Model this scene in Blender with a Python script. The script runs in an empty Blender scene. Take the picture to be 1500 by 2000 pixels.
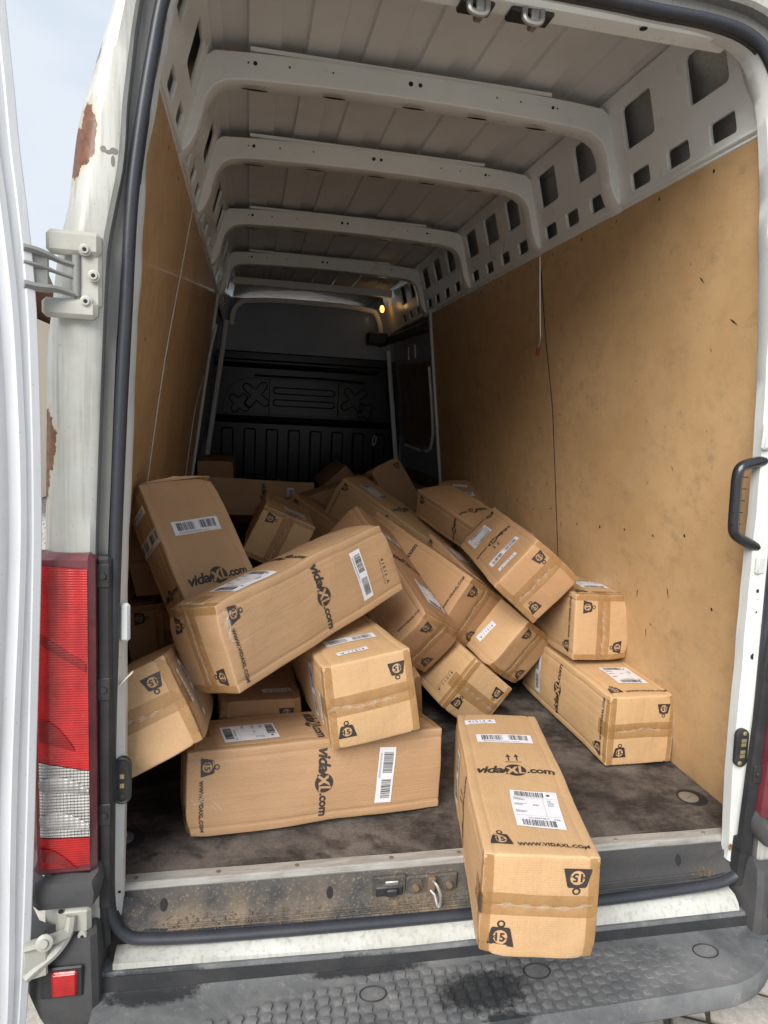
import bpy, math, random
from mathutils import Vector, Matrix, noise
random.seed(7)
sc = bpy.context.scene
col = sc.collection

# ------------------------------------------------------------------ camera
cam = bpy.data.cameras.new("camera")
camo = bpy.data.objects.new("camera", cam)
col.objects.link(camo)
sc.camera = camo
Rt = Vector((0.979813, -0.193416, 0.050569)); Dn = Vector((0.022705, -0.143653, -0.989368)); Fw = Vector((0.198623, 0.970543, -0.136362))
m = Matrix.Identity(4)
for i in range(3):
    m[i][0] = Rt[i]; m[i][1] = -Dn[i]; m[i][2] = -Fw[i]
m[0][3], m[1][3], m[2][3] = -0.54285, -1.53572, 1.11509
camo.matrix_world = m
cam.sensor_fit = 'VERTICAL'; cam.sensor_height = 24.0; cam.lens = 24.0 * 1325.26 / 2000
cam.clip_start = 0.02; cam.clip_end = 2000

# ------------------------------------------------------------------ sky + sun
w = bpy.data.worlds.new("World"); sc.world = w; w.use_nodes = True
nt = w.node_tree; N = nt.nodes; L = nt.links
bg = N['Background']; bg.inputs['Strength'].default_value = 0.12
sky = N.new('ShaderNodeTexSky'); sky.sky_type = 'NISHITA'; sky.sun_disc = False
SUN_EL, SUN_AZ = math.radians(37), math.radians(219)
sky.sun_elevation = SUN_EL; sky.sun_rotation = SUN_AZ; sky.air_density = 1.4; sky.dust_density = 2.5
tc = N.new('ShaderNodeTexCoord'); mp = N.new('ShaderNodeMapping'); mp.inputs['Scale'].default_value = (1.2, 1.2, 3.0)
nz = N.new('ShaderNodeTexNoise'); nz.inputs['Scale'].default_value = 2.2; nz.inputs['Detail'].default_value = 6; nz.inputs['Roughness'].default_value = .5
cr = N.new('ShaderNodeValToRGB'); cr.color_ramp.elements[0].position = .22; cr.color_ramp.elements[0].color = (.45, .45, .45, 1)
cr.color_ramp.elements[1].position = .52; cr.color_ramp.elements[1].color = (.97, .97, .97, 1)
mx = N.new('ShaderNodeMixRGB'); mx.inputs['Color2'].default_value = (3.95, 4.25, 4.65, 1)
L.new(tc.outputs['Generated'], mp.inputs['Vector']); L.new(mp.outputs[0], nz.inputs['Vector']); L.new(nz.outputs['Fac'], cr.inputs['Fac'])
L.new(cr.outputs['Color'], mx.inputs['Fac']); L.new(sky.outputs[0], mx.inputs['Color1']); L.new(mx.outputs[0], bg.inputs['Color'])
sl = bpy.data.lights.new("sun", 'SUN'); sl.energy = 3.2; sl.angle = math.radians(42); sl.color = (1, .955, .89)
so = bpy.data.objects.new("sun", sl); col.objects.link(so)
sd = Vector((math.sin(SUN_AZ) * math.cos(SUN_EL), math.cos(SUN_AZ) * math.cos(SUN_EL), math.sin(SUN_EL)))
so.rotation_euler = sd.to_track_quat('Z', 'Y').to_euler(); so.location = sd * 20
sc.view_settings.view_transform = 'Standard'; sc.view_settings.look = 'None'; sc.view_settings.gamma = 1
sc.view_settings.use_curve_mapping = False; sc.view_settings.exposure = 0.77

# ------------------------------------------------------------------ materials
def mat(name, base, rough=.6, metal=0, spec=.5, coat=0, **k):
    m_ = bpy.data.materials.new(name); m_.use_nodes = True
    b = m_.node_tree.nodes['Principled BSDF']
    b.inputs['Base Color'].default_value = (*base, 1); b.inputs['Roughness'].default_value = rough
    b.inputs['Metallic'].default_value = metal; b.inputs['Specular IOR Level'].default_value = spec
    b.inputs['Coat Weight'].default_value = coat
    return m_
class G:
    """small node-graph helper"""
    def __init__(s, m_):
        s.t = m_.node_tree; s.N = s.t.nodes; s.L = s.t.links; s.b = s.N['Principled BSDF']
        s.tc = s.N.new('ShaderNodeTexCoord'); s.co = s.tc.outputs['Object']
    def scl(s, v, src=None):
        q = s.N.new('ShaderNodeMapping'); q.inputs['Scale'].default_value = v
        s.L.new(src or s.co, q.inputs['Vector']); return q.outputs[0]
    def noise(s, scale, detail=5, rough=.55, vec=None, dist=0):
        q = s.N.new('ShaderNodeTexNoise'); q.inputs['Scale'].default_value = scale; q.inputs['Detail'].default_value = detail
        q.inputs['Roughness'].default_value = rough; q.inputs['Distortion'].default_value = dist
        s.L.new(vec or s.co, q.inputs['Vector']); return q.outputs['Fac']
    def ramp(s, f, a, b, ca=(0, 0, 0), cb=(1, 1, 1)):
        q = s.N.new('ShaderNodeValToRGB'); e = q.color_ramp.elements
        e[0].position = a; e[0].color = (*ca, 1); e[1].position = b; e[1].color = (*cb, 1)
        s.L.new(f, q.inputs['Fac']); return q.outputs['Color']
    def mix(s, f, a, b, mode='MIX'):
        q = s.N.new('ShaderNodeMixRGB'); q.blend_type = mode
        for n_, v in (('Fac', f), ('Color1', a), ('Color2', b)):
            if isinstance(v, (int, float)): q.inputs[n_].default_value = v
            elif isinstance(v, tuple): q.inputs[n_].default_value = (*v, 1)
            else: s.L.new(v, q.inputs[n_])
        return q.outputs[0]
    def math(s, op, a, b=0):
        q = s.N.new('ShaderNodeMath'); q.operation = op
        for i, v in enumerate((a, b)):
            if isinstance(v, (int, float)): q.inputs[i].default_value = v
            else: s.L.new(v, q.inputs[i])
        return q.outputs[0]
    def sep(s, src=None):
        q = s.N.new('ShaderNodeSeparateXYZ'); s.L.new(src or s.co, q.inputs[0]); return q.outputs
    def rnd(s):
        return s.N.new('ShaderNodeObjectInfo').outputs['Random']
    def bump(s, h, dist=.001, strength=.5, prev=None):
        q = s.N.new('ShaderNodeBump'); q.inputs['Distance'].default_value = dist; q.inputs['Strength'].default_value = strength
        s.L.new(h, q.inputs['Height'])
        if prev: s.L.new(prev, q.inputs['Normal'])
        return q.outputs[0]
    def base(s, c): s.L.new(c, s.b.inputs['Base Color'])
    def rough(s, c): s.L.new(c, s.b.inputs['Roughness'])
    def nrm(s, n): s.L.new(n, s.b.inputs['Normal'])

def kraft(name, c=(.49, .312, .172), rough=.72, ln=(.5, 42, 42)):
    k = mat(name, c, rough, spec=.3); g = G(k)
    r = g.rnd()
    big = g.noise(3.5, 4); fine = g.noise(260, 3, .7)
    var = g.mix(g.ramp(big, .3, .7), tuple(x * .88 for x in c), tuple(x * 1.08 for x in c))
    var = g.mix(g.ramp(fine, .35, .7), g.mix(1.0, var, (.90, .88, .86), 'MULTIPLY'), var)
    fl_ = g.noise(1, 3, .6, g.scl(ln)); var = g.mix(g.math('MULTIPLY', g.ramp(fl_, .45, .75), .13), var, tuple(x * .78 for x in c))
    scuff = g.ramp(g.noise(14, 8, .75, g.scl((1, 3, 3))), .62, .74)
    var = g.mix(g.math('MULTIPLY', scuff, .25), var, (.62, .45, .30))
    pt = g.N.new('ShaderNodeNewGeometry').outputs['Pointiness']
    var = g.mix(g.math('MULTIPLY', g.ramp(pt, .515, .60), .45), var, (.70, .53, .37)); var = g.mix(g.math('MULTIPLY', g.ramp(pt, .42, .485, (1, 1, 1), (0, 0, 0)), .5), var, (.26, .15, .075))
    hs = g.N.new('ShaderNodeHueSaturation'); g.L.new(var, hs.inputs['Color'])
    g.L.new(g.math('ADD', g.math('MULTIPLY', r, .30), .80), hs.inputs['Value'])
    g.L.new(g.math('ADD', g.math('MULTIPLY', r, .012), .494), hs.inputs['Hue'])
    g.base(hs.outputs[0])
    wv = g.N.new('ShaderNodeTexWave'); wv.bands_direction = 'Y'; wv.inputs['Scale'].default_value = 60; wv.inputs['Distortion'].default_value = .6
    g.L.new(g.co, wv.inputs['Vector'])
    wz = g.N.new('ShaderNodeTexWave'); wz.bands_direction = 'Z'; wz.inputs['Scale'].default_value = 60; wz.inputs['Distortion'].default_value = .6
    g.L.new(g.co, wz.inputs['Vector'])
    n1 = g.bump(wv.outputs['Fac'], .0006, .25); n1 = g.bump(wz.outputs['Fac'], .0006, .25, n1)
    n1 = g.bump(g.noise(7, 4, .5, g.scl((.8, 3.0, 3.0))), .010, .22, n1)
    n1 = g.bump(fl_, .0040, .5, n1); n1 = g.bump(g.ramp(g.noise(4, 2, .5, None, .6), .49, .51), .0018, .25, n1)
    g.nrm(g.bump(g.ramp(g.noise(6.5, 2, .5, g.scl((.5, 1.6, 1.6)), .8), .53, .545), .0014, .2, n1))
    return k
M = {}
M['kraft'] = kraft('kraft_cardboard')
M['kraft2'] = kraft('kraft_warm_shaded', (.40, .232, .125))  # redder board; its darker tone also paints shade onto boxes further back
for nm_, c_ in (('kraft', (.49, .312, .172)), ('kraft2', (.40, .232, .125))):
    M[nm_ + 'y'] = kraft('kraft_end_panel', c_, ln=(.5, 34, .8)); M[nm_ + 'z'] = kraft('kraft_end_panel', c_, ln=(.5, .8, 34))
tp = mat('packing_tape', (.42, .25, .105), .22, spec=.6); g = G(tp)
g.base(g.mix(g.ramp(g.noise(25, 5, .6), .3, .7), (.33, .175, .060), (.45, .26, .105)))
g.rough(g.ramp(g.noise(30, 5), .3, .8, (.14,) * 3, (.42,) * 3))
g.nrm(g.bump(g.noise(45, 6, .7, None, 1.2), .0025, .55)); tp.node_tree.nodes['Principled BSDF'].inputs['Alpha'].default_value = .52
M['tape'] = tp
cf = mat('clear_film', (.85, .82, .76), .12, spec=.8); cf.node_tree.nodes['Principled BSDF'].inputs['Alpha'].default_value = .16
g = G(cf); g.nrm(g.bump(g.noise(70, 6, .7, g.scl((1, 3, 1)), 1.5), .004, .9)); M['film'] = cf
M['print'] = mat('brown_black_print', (.035, .028, .026), .55)
M['paper'] = mat('label_paper', (.66, .66, .70), .45)
M['ink'] = mat('label_ink', (.03, .03, .035), .6)
M['edge_gap'] = mat('box_inside_dark', (.06, .035, .02), .9)

def painted(name, c, rough=.35, dirt=.35, dirtc=(.30, .28, .24), streak=True, speck=True):
    p = mat(name, c, rough, spec=.5, coat=.15); g = G(p)
    a = g.ramp(g.noise(3.2, 7, .62), .42, .78)
    v = g.mix(g.math('MULTIPLY', a, dirt), c, dirtc)
    if streak:
        s_ = g.ramp(g.noise(9, 6, .6, g.scl((12, 12, .5))), .50, .80)
        v = g.mix(g.math('MULTIPLY', s_, dirt * 1.1), v, dirtc)
    if speck:
        s2 = g.ramp(g.noise(110, 3, .6), .68, .74)
        v = g.mix(g.math('MULTIPLY', s2, .35), v, tuple(x * .5 for x in dirtc))
    g.base(v); g.rough(g.ramp(g.noise(12, 5), .3, .8, (rough * .8,) * 3, (min(1, rough * 1.6),) * 3))
    g.nrm(g.bump(g.noise(3, 3), .012, .12)); return p
M['white'] = painted('van_white_paint', (.50, .51, .485), .38, .72, (.22, .21, .17))
M['door'] = painted('door_white_paint', (.70, .73, .76), .42, .30, (.42, .42, .40))
M['flange'] = painted('frame_white_paint', (.56, .59, .59), .4, .35, (.34, .33, .30))
M['inner'] = painted('interior_grey_white_paint', (.76, .79, .79), .30, .22, (.42, .40, .35), streak=False)
M['roofp'] = painted('roof_panel_primer', (.68, .69, .70), .42, .30, (.44, .43, .42), streak=False)
M['skin'] = painted('outer_skin_grey', (.42, .41, .40), .5, .2, (.25, .25, .25), streak=False, speck=False)
M['gutter'] = painted('gutter_grey', (.21, .21, .20), .45, .6, (.10, .095, .085))
M['arm'] = painted('hinge_arm_metal', (.24, .245, .24), .45, .6, (.10, .09, .075), streak=False)
M['hinge'] = painted('hinge_paint', (.42, .425, .385), .42, .6, (.16, .14, .11), streak=False)
M['bulkgrey'] = painted('bulkhead_grey', (.26, .30, .37), .45, .2, (.07, .07, .07), streak=False, speck=False)

ply = mat('plywood_lining', (.5, .3, .12), .5, spec=.4, coat=.08); g = G(ply)
a = g.noise(2.2, 5, .6); b = g.noise(16, 7, .72); c = g.noise(300, 2, .7)
v = g.mix(g.ramp(a, .35, .70), (.45, .288, .142), (.56, .375, .203))
v = g.mix(g.math('MULTIPLY', g.ramp(b, .48, .66), .42), v, (.36, .24, .125))
v = g.mix(g.math('MULTIPLY', g.ramp(c, .45, .75), .22), v, (.24, .14, .06))
grime = g.ramp(g.noise(6, 8, .78, g.scl((1, 1, 1.6))), .56, .74)
v = g.mix(g.math('MULTIPLY', grime, .65), v, (.19, .15, .10))
sc1 = g.ramp(g.noise(8, 2, .4, g.scl((3, 22, .8)), .4), .775, .79)
v = g.mix(g.math('MULTIPLY', sc1, .5), v, (.72, .58, .38))
sc2 = g.ramp(g.noise(6, 2, .5, g.scl((3, .9, 20)), .5), .755, .77)
v = g.mix(g.math('MULTIPLY', sc2, .6), v, (.10, .07, .04))
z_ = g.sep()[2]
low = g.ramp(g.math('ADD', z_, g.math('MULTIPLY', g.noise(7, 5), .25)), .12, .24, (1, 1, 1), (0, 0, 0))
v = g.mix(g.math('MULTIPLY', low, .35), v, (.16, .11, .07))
g.base(v); g.rough(g.ramp(b, .3, .8, (.42,) * 3, (.62,) * 3))
g.nrm(g.bump(g.noise(220, 3), .0006, .3, g.bump(a, .01, .15))); M['ply'] = ply

fl = mat('cargo_floor_board', (.05, .04, .035), .6, spec=.4); g = G(fl)
ck = g.N.new('ShaderNodeTexVoronoi'); ck.inputs['Scale'].default_value = 210; g.L.new(g.scl((1, 1, .02)), ck.inputs['Vector'])
a = g.noise(3.4, 9, .70, None, .1); b = g.noise(5.5, 8, .68, g.scl((1, 1.3, 1), None), .15); sw = g.noise(30, 6, .65, g.scl((.5, 2.2, 1)))
v = g.mix(g.ramp(a, .42, .60), (.030, .025, .024), (.135, .116, .104))
v = g.mix(g.math('MULTIPLY', g.ramp(b, .53, .62), .80), v, (.020, .016, .015))
v = g.mix(g.math('MULTIPLY', g.ramp(sw, .56, .74), .35), v, (.25, .215, .18))
v = g.mix(g.ramp(ck.outputs['Distance'], .1, .5), g.mix(1, v, (.62,) * 3, 'MULTIPLY'), v)
g.base(v); g.rough(g.ramp(b, .35, .7, (.80,) * 3, (.55,) * 3)); g.nrm(g.bump(ck.outputs['Distance'], .0012, .5, g.bump(a, .004, .3))); M['floor'] = fl

pm = M['pillar'] = M['white'].copy(); pm.name = 'pillar_paint_with_rust'; g = G.__new__(G); g.t = pm.node_tree; g.N = g.t.nodes; g.L = g.t.links; g.b = g.N['Principled BSDF']
g.co = g.N.new('ShaderNodeTexCoord').outputs['Object']
basecol = g.b.inputs['Base Color'].links[0].from_socket
X, Y, Z = g.sep(); ns = g.noise(42, 7, .7); ns2 = g.noise(16, 3, .5)
def ell(items):
    m_ = None
    for cx_, cz_, rx, rz in items:
        dx = g.math('DIVIDE', g.math('SUBTRACT', X, cx_), rx); dz = g.math('DIVIDE', g.math('SUBTRACT', Z, cz_), rz)
        d = g.math('ADD', g.math('MULTIPLY', dx, dx), g.math('MULTIPLY', dz, dz)); m_ = d if m_ is None else g.math('MINIMUM', m_, d)
    return g.ramp(g.math('MULTIPLY', g.math('ADD', m_, g.math('ADD', g.math('MULTIPLY', ns, 2.4), g.math('MULTIPLY', ns2, .8))), .3), .765, .775, (1, 1, 1), (0, 0, 0))
rustm = ell([(-.886, 1.585, .026, .050), (-.862, 1.598, .026, .036), (-.851, 1.628, .016, .046), (-.940, 1.035, .024, .07), (-.948, .965, .018, .06)])
edge = ell([(-.886, 1.583, .030, .058), (-.862, 1.596, .031, .042), (-.850, 1.630, .020, .052), (-.940, 1.035, .030, .082), (-.948, .965, .024, .070)])
prim = ell([(-.804, 1.590, .009, .006), (-.815, 1.587, .008, .0045), (-.823, 1.591, .006, .007), (-.838, 1.790, .009, .045), (-.806, 1.572, .004, .012)])
rc = g.mix(g.ramp(g.noise(60, 6, .7), .35, .65), (.085, .032, .016), (.21, .085, .040))
v = g.mix(g.math('MULTIPLY', edge, .8), basecol, (.47, .42, .30)); v = g.mix(prim, v, (.17, .165, .15)); v = g.mix(rustm, v, rc); g.base(v)
g.nrm(g.bump(g.mix(1, rustm, prim, 'LIGHTEN'), .0035, 1.0)); g.b.inputs['Normal'].links[0].from_node.invert = True
cl_ = g.ramp(g.noise(1, 1), 0, 1)

def plastic(name, c, rough=.5, dust=.4, dustc=(.24, .20, .15), scale=6, coat=0):
    p = mat(name, c, rough, spec=.45, coat=coat); g = G(p)
    a = g.ramp(g.noise(scale, 8, .70, None, .3), .45, .72)
    v = g.mix(g.math('MULTIPLY', a, dust), c, dustc)
    s_ = g.ramp(g.noise(160, 3, .6), .62, .72)
    v = g.mix(g.math('MULTIPLY', s_, dust * .6), v, tuple(min(1, x * 1.5) for x in dustc))
    g.base(v); g.nrm(g.bump(g.noise(380, 2), .0004, .35)); return p
M['seal'] = plastic('door_seal_rubber', (.028, .032, .042), .42, .18, (.13, .13, .14))
M['black'] = plastic('black_plastic', (.022, .023, .026), .5, .22, (.12, .115, .11))
M['gloss'] = plastic('bulkhead_black', (.0035, .005, .008), .28, .05, (.02, .022, .026))
M['gloss'].node_tree.nodes['Principled BSDF'].inputs['Specular IOR Level'].default_value = .28
M['cap'] = plastic('weathered_bumper', (.050, .051, .055), .6, .28, (.13, .125, .115))
M['handle'] = plastic('handle_plastic', (.018, .018, .022), .25, .1, (.07, .07, .07), coat=.2)
st = mat('dusty_step', (.1, .1, .1), .6); g = G(st)
a = g.noise(4, 8, .68, None, .3); b = g.noise(22, 8, .75, None, .5); X, Y, Z = g.sep()
v = g.mix(g.ramp(a, .36, .66), (.066, .071, .079), (.17, .175, .178))
v = g.mix(g.math('MULTIPLY', g.ramp(b, .56, .72), .55), v, (.30, .29, .27))
# wet stain round the parcel end and a dark stain at the far left of the tread
def blob(cx_, cy_, rx, ry):
    dx = g.math('DIVIDE', g.math('SUBTRACT', X, cx_), rx); dy = g.math('DIVIDE', g.math('SUBTRACT', Y, cy_), ry)
    d = g.math('ADD', g.math('MULTIPLY', dx, dx), g.math('MULTIPLY', dy, dy))
    return g.ramp(g.math('MULTIPLY', g.math('ADD', d, g.math('MULTIPLY', g.noise(26, 8, .8), 3.4)), .25), .56, .70, (1, 1, 1), (0, 0, 0))
wet = g.mix(1, g.mix(1, g.mix(1, blob(.02, -.215, .12, .055), blob(.05, -.29, .06, .02), 'LIGHTEN'), blob(-.72, -.120, .12, .035), 'LIGHTEN'), blob(-.24, -.12, .15, .016), 'LIGHTEN')
v = g.mix(g.math('MULTIPLY', wet, .85), v, (.018, .02, .023))
g.base(v); g.rough(g.mix(wet, (.62,) * 3, (.22,) * 3)); g.nrm(g.bump(g.noise(120, 6, .7), .0015, .6)); M['step'] = st
si = mat('sill_dirty_plastic', (.05, .05, .05), .7); g = G(si); X, Y, Z = g.sep()
a = g.noise(7, 8, .7, None, .4); left = g.ramp(g.math('ADD', X, .5), .48, .62, (1, 1, 1), (.10, .10, .10))
lo = g.ramp(g.math('ADD', Z, .2), .10, .18, (1, 1, 1), (.30, .30, .30))
v = g.mix(g.mix(1, g.mix(1, g.ramp(a, .40, .62), left, 'MULTIPLY'), lo, 'MULTIPLY'), (.036, .037, .040), (.185, .142, .098))
v = g.mix(g.math('MULTIPLY', g.mix(1, g.ramp(g.noise(140, 4, .7), .55, .7), left, 'MULTIPLY'), .4), v, (.36, .29, .20))
g.base(v); g.nrm(g.bump(g.noise(90, 6, .75), .003, .7)); M['sill'] = si
al = mat('aluminium_trim', (.50, .49, .46), .45, .35); g = G(al)
a = g.noise(14, 8, .7, g.scl((.6, 4, 4))); g.base(g.mix(g.ramp(a, .4, .72), (.46, .455, .44), (.24, .225, .20)))
g.rough(g.ramp(a, .3, .8, (.30,) * 3, (.62,) * 3)); g.nrm(g.bump(g.noise(40, 6, .7, g.scl((.4, 5, 5))), .0015, .5)); M['alu'] = al
M['steel'] = mat('dull_steel', (.42, .41, .39), .42, .8)
ru = mat('rust_and_dirt', (.22, .10, .045), .85); g = G(ru)
g.base(g.mix(g.ramp(g.noise(45, 7, .7), .35, .65), (.13, .065, .035), (.33, .17, .08))); g.nrm(g.bump(g.noise(120, 6, .75), .003, .8)); M['rust'] = ru
M['crumb'] = mat('brown_grit', (.15, .10, .06), .9)
M['primer'] = mat('bare_primer_grey', (.16, .155, .145), .6)
M['hole'] = mat('open_hole_dark', (.012, .012, .014), .8)
M['screw'] = mat('screw_head_dark', (.05, .04, .035), .45, .6)
M['brass'] = mat('amber_contact', (.42, .33, .18), .35, .5)
def lens(name, c, rough, sx, sz, amt, c2=None):
    p = mat(name, c, rough, spec=.6, coat=.5); g = G(p)
    w1 = g.N.new('ShaderNodeTexWave'); w1.bands_direction = 'Z'; w1.inputs['Scale'].default_value = sz; g.L.new(g.co, w1.inputs['Vector'])
    w2 = g.N.new('ShaderNodeTexWave'); w2.bands_direction = 'X'; w2.inputs['Scale'].default_value = sx; g.L.new(g.co, w2.inputs['Vector'])
    g.nrm(g.bump(w1.outputs['Fac'], .002, amt, g.bump(w2.outputs['Fac'], .002, amt)))
    v = g.mix(g.ramp(g.noise(18, 4), .35, .7), c, c2 or tuple(x * .65 for x in c))
    v = g.mix(g.math('MULTIPLY', g.ramp(g.noise(45, 6, .7), .64, .74), .35), v, tuple(min(1, x + .18) for x in c))
    g.base(v); return p
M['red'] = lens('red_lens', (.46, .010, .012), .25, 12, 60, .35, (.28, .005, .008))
M['deepred'] = lens('deep_red_lens', (.26, .007, .009), .25, 12, 60, .3)  # darker red for the bar and reflector shapes inside the lens
M['darkred'] = lens('lamp_frame_red', (.16, .030, .042), .4, 3, 3, .05)
M['clear'] = lens('clear_prism_lens', (.50, .485, .465), .14, 46, 46, 1.0, (.34, .33, .32))
M['bowl'] = lens('lamp_bowl', (.24, .23, .225), .15, 30, 46, .6, (.42, .41, .40))
M['amber'] = mat('amber_bulb', (.50, .18, .06), .3)
sn = mat('paving_stone', (.4, .37, .33), .85); g = G(sn)
a = g.noise(30, 8, .7); v = g.mix(g.ramp(a, .32, .70), (.27, .25, .225), (.45, .42, .38))
hs = g.N.new('ShaderNodeHueSaturation'); g.L.new(v, hs.inputs['Color']); g.L.new(g.math('ADD', g.math('MULTIPLY', g.rnd(), .3), .85), hs.inputs['Value'])
g.base(hs.outputs[0]); g.nrm(g.bump(a, .01, .7, g.bump(g.noise(160, 5, .7), .003, .6))); M['stone'] = sn
gr = mat('sand_joints_and_far_paving', (.26, .23, .2), .9); g = G(gr)
bt = g.N.new('ShaderNodeTexBrick'); bt.inputs['Scale'].default_value = 2.4; bt.inputs['Mortar Size'].default_value = .02
bt.inputs['Color1'].default_value = (.50, .47, .42, 1); bt.inputs['Color2'].default_value = (.44, .41, .37, 1); bt.inputs['Mortar'].default_value = (.10, .09, .08, 1)
g.L.new(g.co, bt.inputs['Vector']); g.base(g.mix(g.ramp(g.noise(20, 7, .7), .35, .7), g.mix(1, bt.outputs['Color'], (.8, .8, .8), 'MULTIPLY'), bt.outputs['Color'])); M['ground'] = gr
M['jointfill'] = mat('paving_joint_sand', (.075, .062, .05), .95)
M['plaster'] = mat('cream_plaster', (.72, .62, .50), .9)
M['tile'] = mat('brown_roof_tile', (.26, .13, .08), .8)
M['green'] = mat('green_gutter', (.12, .20, .15), .5)
gl = mat('lamp_glow', (1, .7, .3), .5); b_ = gl.node_tree.nodes['Principled BSDF']; b_.inputs['Emission Color'].default_value = (1, .50, .12, 1); b_.inputs['Emission Strength'].default_value = 1.6; M['glow'] = gl
M['glass'] = mat('window_glass', (.05, .06, .07), .1)
M['wire'] = mat('pale_wire', (.62, .58, .50), .5)
M['plydark'] = painted('brown_door_card', (.16, .105, .055), .5, .3, (.08, .06, .04), streak=False)
M['redtip'] = mat('red_cable_end', (.30, .03, .03), .5)

# ------------------------------------------------------------------ mesh helpers
def new(name, V, F, mats, parent=None, smooth=False, mi=None, loc=None):
    me = bpy.data.meshes.new(name)
    me.from_pydata([tuple(v) for v in V], [], F)
    for m_ in (mats if isinstance(mats, (list, tuple)) else [mats]): me.materials.append(m_ if not isinstance(m_, str) else M[m_])
    if mi: me.polygons.foreach_set('material_index', mi)
    me.validate(); me.update()
    if smooth:
        me.polygons.foreach_set('use_smooth', [True] * len(me.polygons))
        if smooth != 'all':
            me.set_sharp_from_angle(angle=math.radians(38))
    o = bpy.data.objects.new(name, me); col.objects.link(o)
    if parent: o.parent = parent
    if loc: o.location = loc
    return o
class MB:
    def __init__(s): s.V = []; s.F = []; s.I = []
    def add(s, V, F, i=0):
        n = len(s.V); s.V += [Vector(v) for v in V]; s.F += [tuple(a + n for a in f) for f in F]; s.I += [i] * len(F); return s
    def box(s, c, d, R=None, i=0, bev=0):
        hx, hy, hz = d[0] / 2, d[1] / 2, d[2] / 2; c = Vector(c); V = []
        if bev:
            b = min(bev, hx * .9, hy * .9, hz * .9)
            for k, (sx, sy, sz) in enumerate([(x, y, z) for x in (-1, 1) for y in (-1, 1) for z in (-1, 1)]):
                V += [Vector((sx * hx, sy * (hy - b), sz * (hz - b))), Vector((sx * (hx - b), sy * hy, sz * (hz - b))), Vector((sx * (hx - b), sy * (hy - b), sz * hz))]
            idx = lambda sx, sy, sz, a: (((sx > 0) * 4 + (sy > 0) * 2 + (sz > 0)) * 3 + a)
            F = []
            for sgn in (-1, 1):
                for a, q in ((0, [(-1, -1), (1, -1), (1, 1), (-1, 1)]), (1, [(-1, -1), (-1, 1), (1, 1), (1, -1)]), (2, [(-1, -1), (1, -1), (1, 1), (-1, 1)])):
                    f = []
                    for p_, q_ in q:
                        t = {0: (sgn, p_, q_), 1: (p_, sgn, q_), 2: (p_, q_, sgn)}[a]; f.append(idx(*t, a))
                    F.append(tuple(f if sgn > 0 else f[::-1]))
            for a in range(3):
                b1, b2 = [x for x in range(3) if x != a]
                for s1 in (-1, 1):
                    for s2 in (-1, 1):
                        def T(sa): 
                            t = [0, 0, 0]; t[a] = sa; t[b1] = s1; t[b2] = s2; return t
                        f = (idx(*T(-1), b1), idx(*T(1), b1), idx(*T(1), b2), idx(*T(-1), b2)); F.append(f)
            for sx in (-1, 1):
                for sy in (-1, 1):
                    for sz in (-1, 1): F.append((idx(sx, sy, sz, 0), idx(sx, sy, sz, 1), idx(sx, sy, sz, 2)))
        else:
            V = [Vector((x * hx, y * hy, z * hz)) for x in (-1, 1) for y in (-1, 1) for z in (-1, 1)]
            F = [(0, 1, 3, 2), (4, 6, 7, 5), (0, 4, 5, 1), (2, 3, 7, 6), (0, 2, 6, 4), (1, 5, 7, 3)]
        if R: V = [R @ v for v in V]
        return s.add([v + c for v in V], F, i)
    def tube(s, P, r, n=8, closed=False, i=0, flat=1.0, up=Vector((0, 1, 0)), caps=True):
        P = [Vector(p) for p in P]; V = []; m_ = len(P)
        for k, p in enumerate(P):
            a = P[(k - 1) % m_] if (closed or k > 0) else p; b = P[(k + 1) % m_] if (closed or k < m_ - 1) else p
            t = (b - a).normalized(); u = up - t * up.dot(t)
            if u.length < 1e-3: u = Vector((0, 0, 1)) - t * t.z
            u.normalize(); v = t.cross(u); rr = r[k] if isinstance(r, (list, tuple)) else r
            for j in range(n):
                an = 2 * math.pi * j / n; V.append(p + u * (math.cos(an) * rr) + v * (math.sin(an) * rr * flat))
        F = []
        for k in range(m_ if closed else m_ - 1):
            for j in range(n):
                a0 = k * n + j; a1 = k * n + (j + 1) % n; b0 = ((k + 1) % m_) * n + j; b1 = ((k + 1) % m_) * n + (j + 1) % n
                F.append((a0, a1, b1, b0))
        if not closed and caps: F += [tuple(range(n))[::-1], tuple((m_ - 1) * n + j for j in range(n))]
        return s.add(V, F, i)
    def disc(s, c, nrm, r, h=.002, n=14, i=0, rx=1.0, up=Vector((0, 0, 1)), dome=0):
        c = Vector(c); nrm = Vector(nrm).normalized(); u = up - nrm * up.dot(nrm)
        if u.length < 1e-3: u = Vector((1, 0, 0)) - nrm * nrm.x
        u.normalize(); v = nrm.cross(u); V = []
        for hh, q in ((0, 1), (h * .7, 1), (h, .86)):
            for j in range(n):
                an = 2 * math.pi * j / n; V.append(c + nrm * hh + u * math.cos(an) * r * q + v * math.sin(an) * r * rx * q)
        V.append(c + nrm * (h + dome)); F = []
        for k in range(2):
            for j in range(n): F.append((k * n + j, k * n + (j + 1) % n, (k + 1) * n + (j + 1) % n, (k + 1) * n + j))
        for j in range(n): F.append((2 * n + j, 2 * n + (j + 1) % n, 3 * n))
        return s.add(V, F, i)
    def ring(s, c, nrm, r, t, n=24, i=0, rx=1.0, up=Vector((0, 0, 1))):
        c = Vector(c); nrm = Vector(nrm).normalized(); u = (up - nrm * up.dot(nrm)).normalized(); v = nrm.cross(u)
        return s.tube([c + u * math.cos(2 * math.pi * k / n) * r + v * math.sin(2 * math.pi * k / n) * r * rx for k in range(n)], t, 6, True, i, up=nrm)
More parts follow.
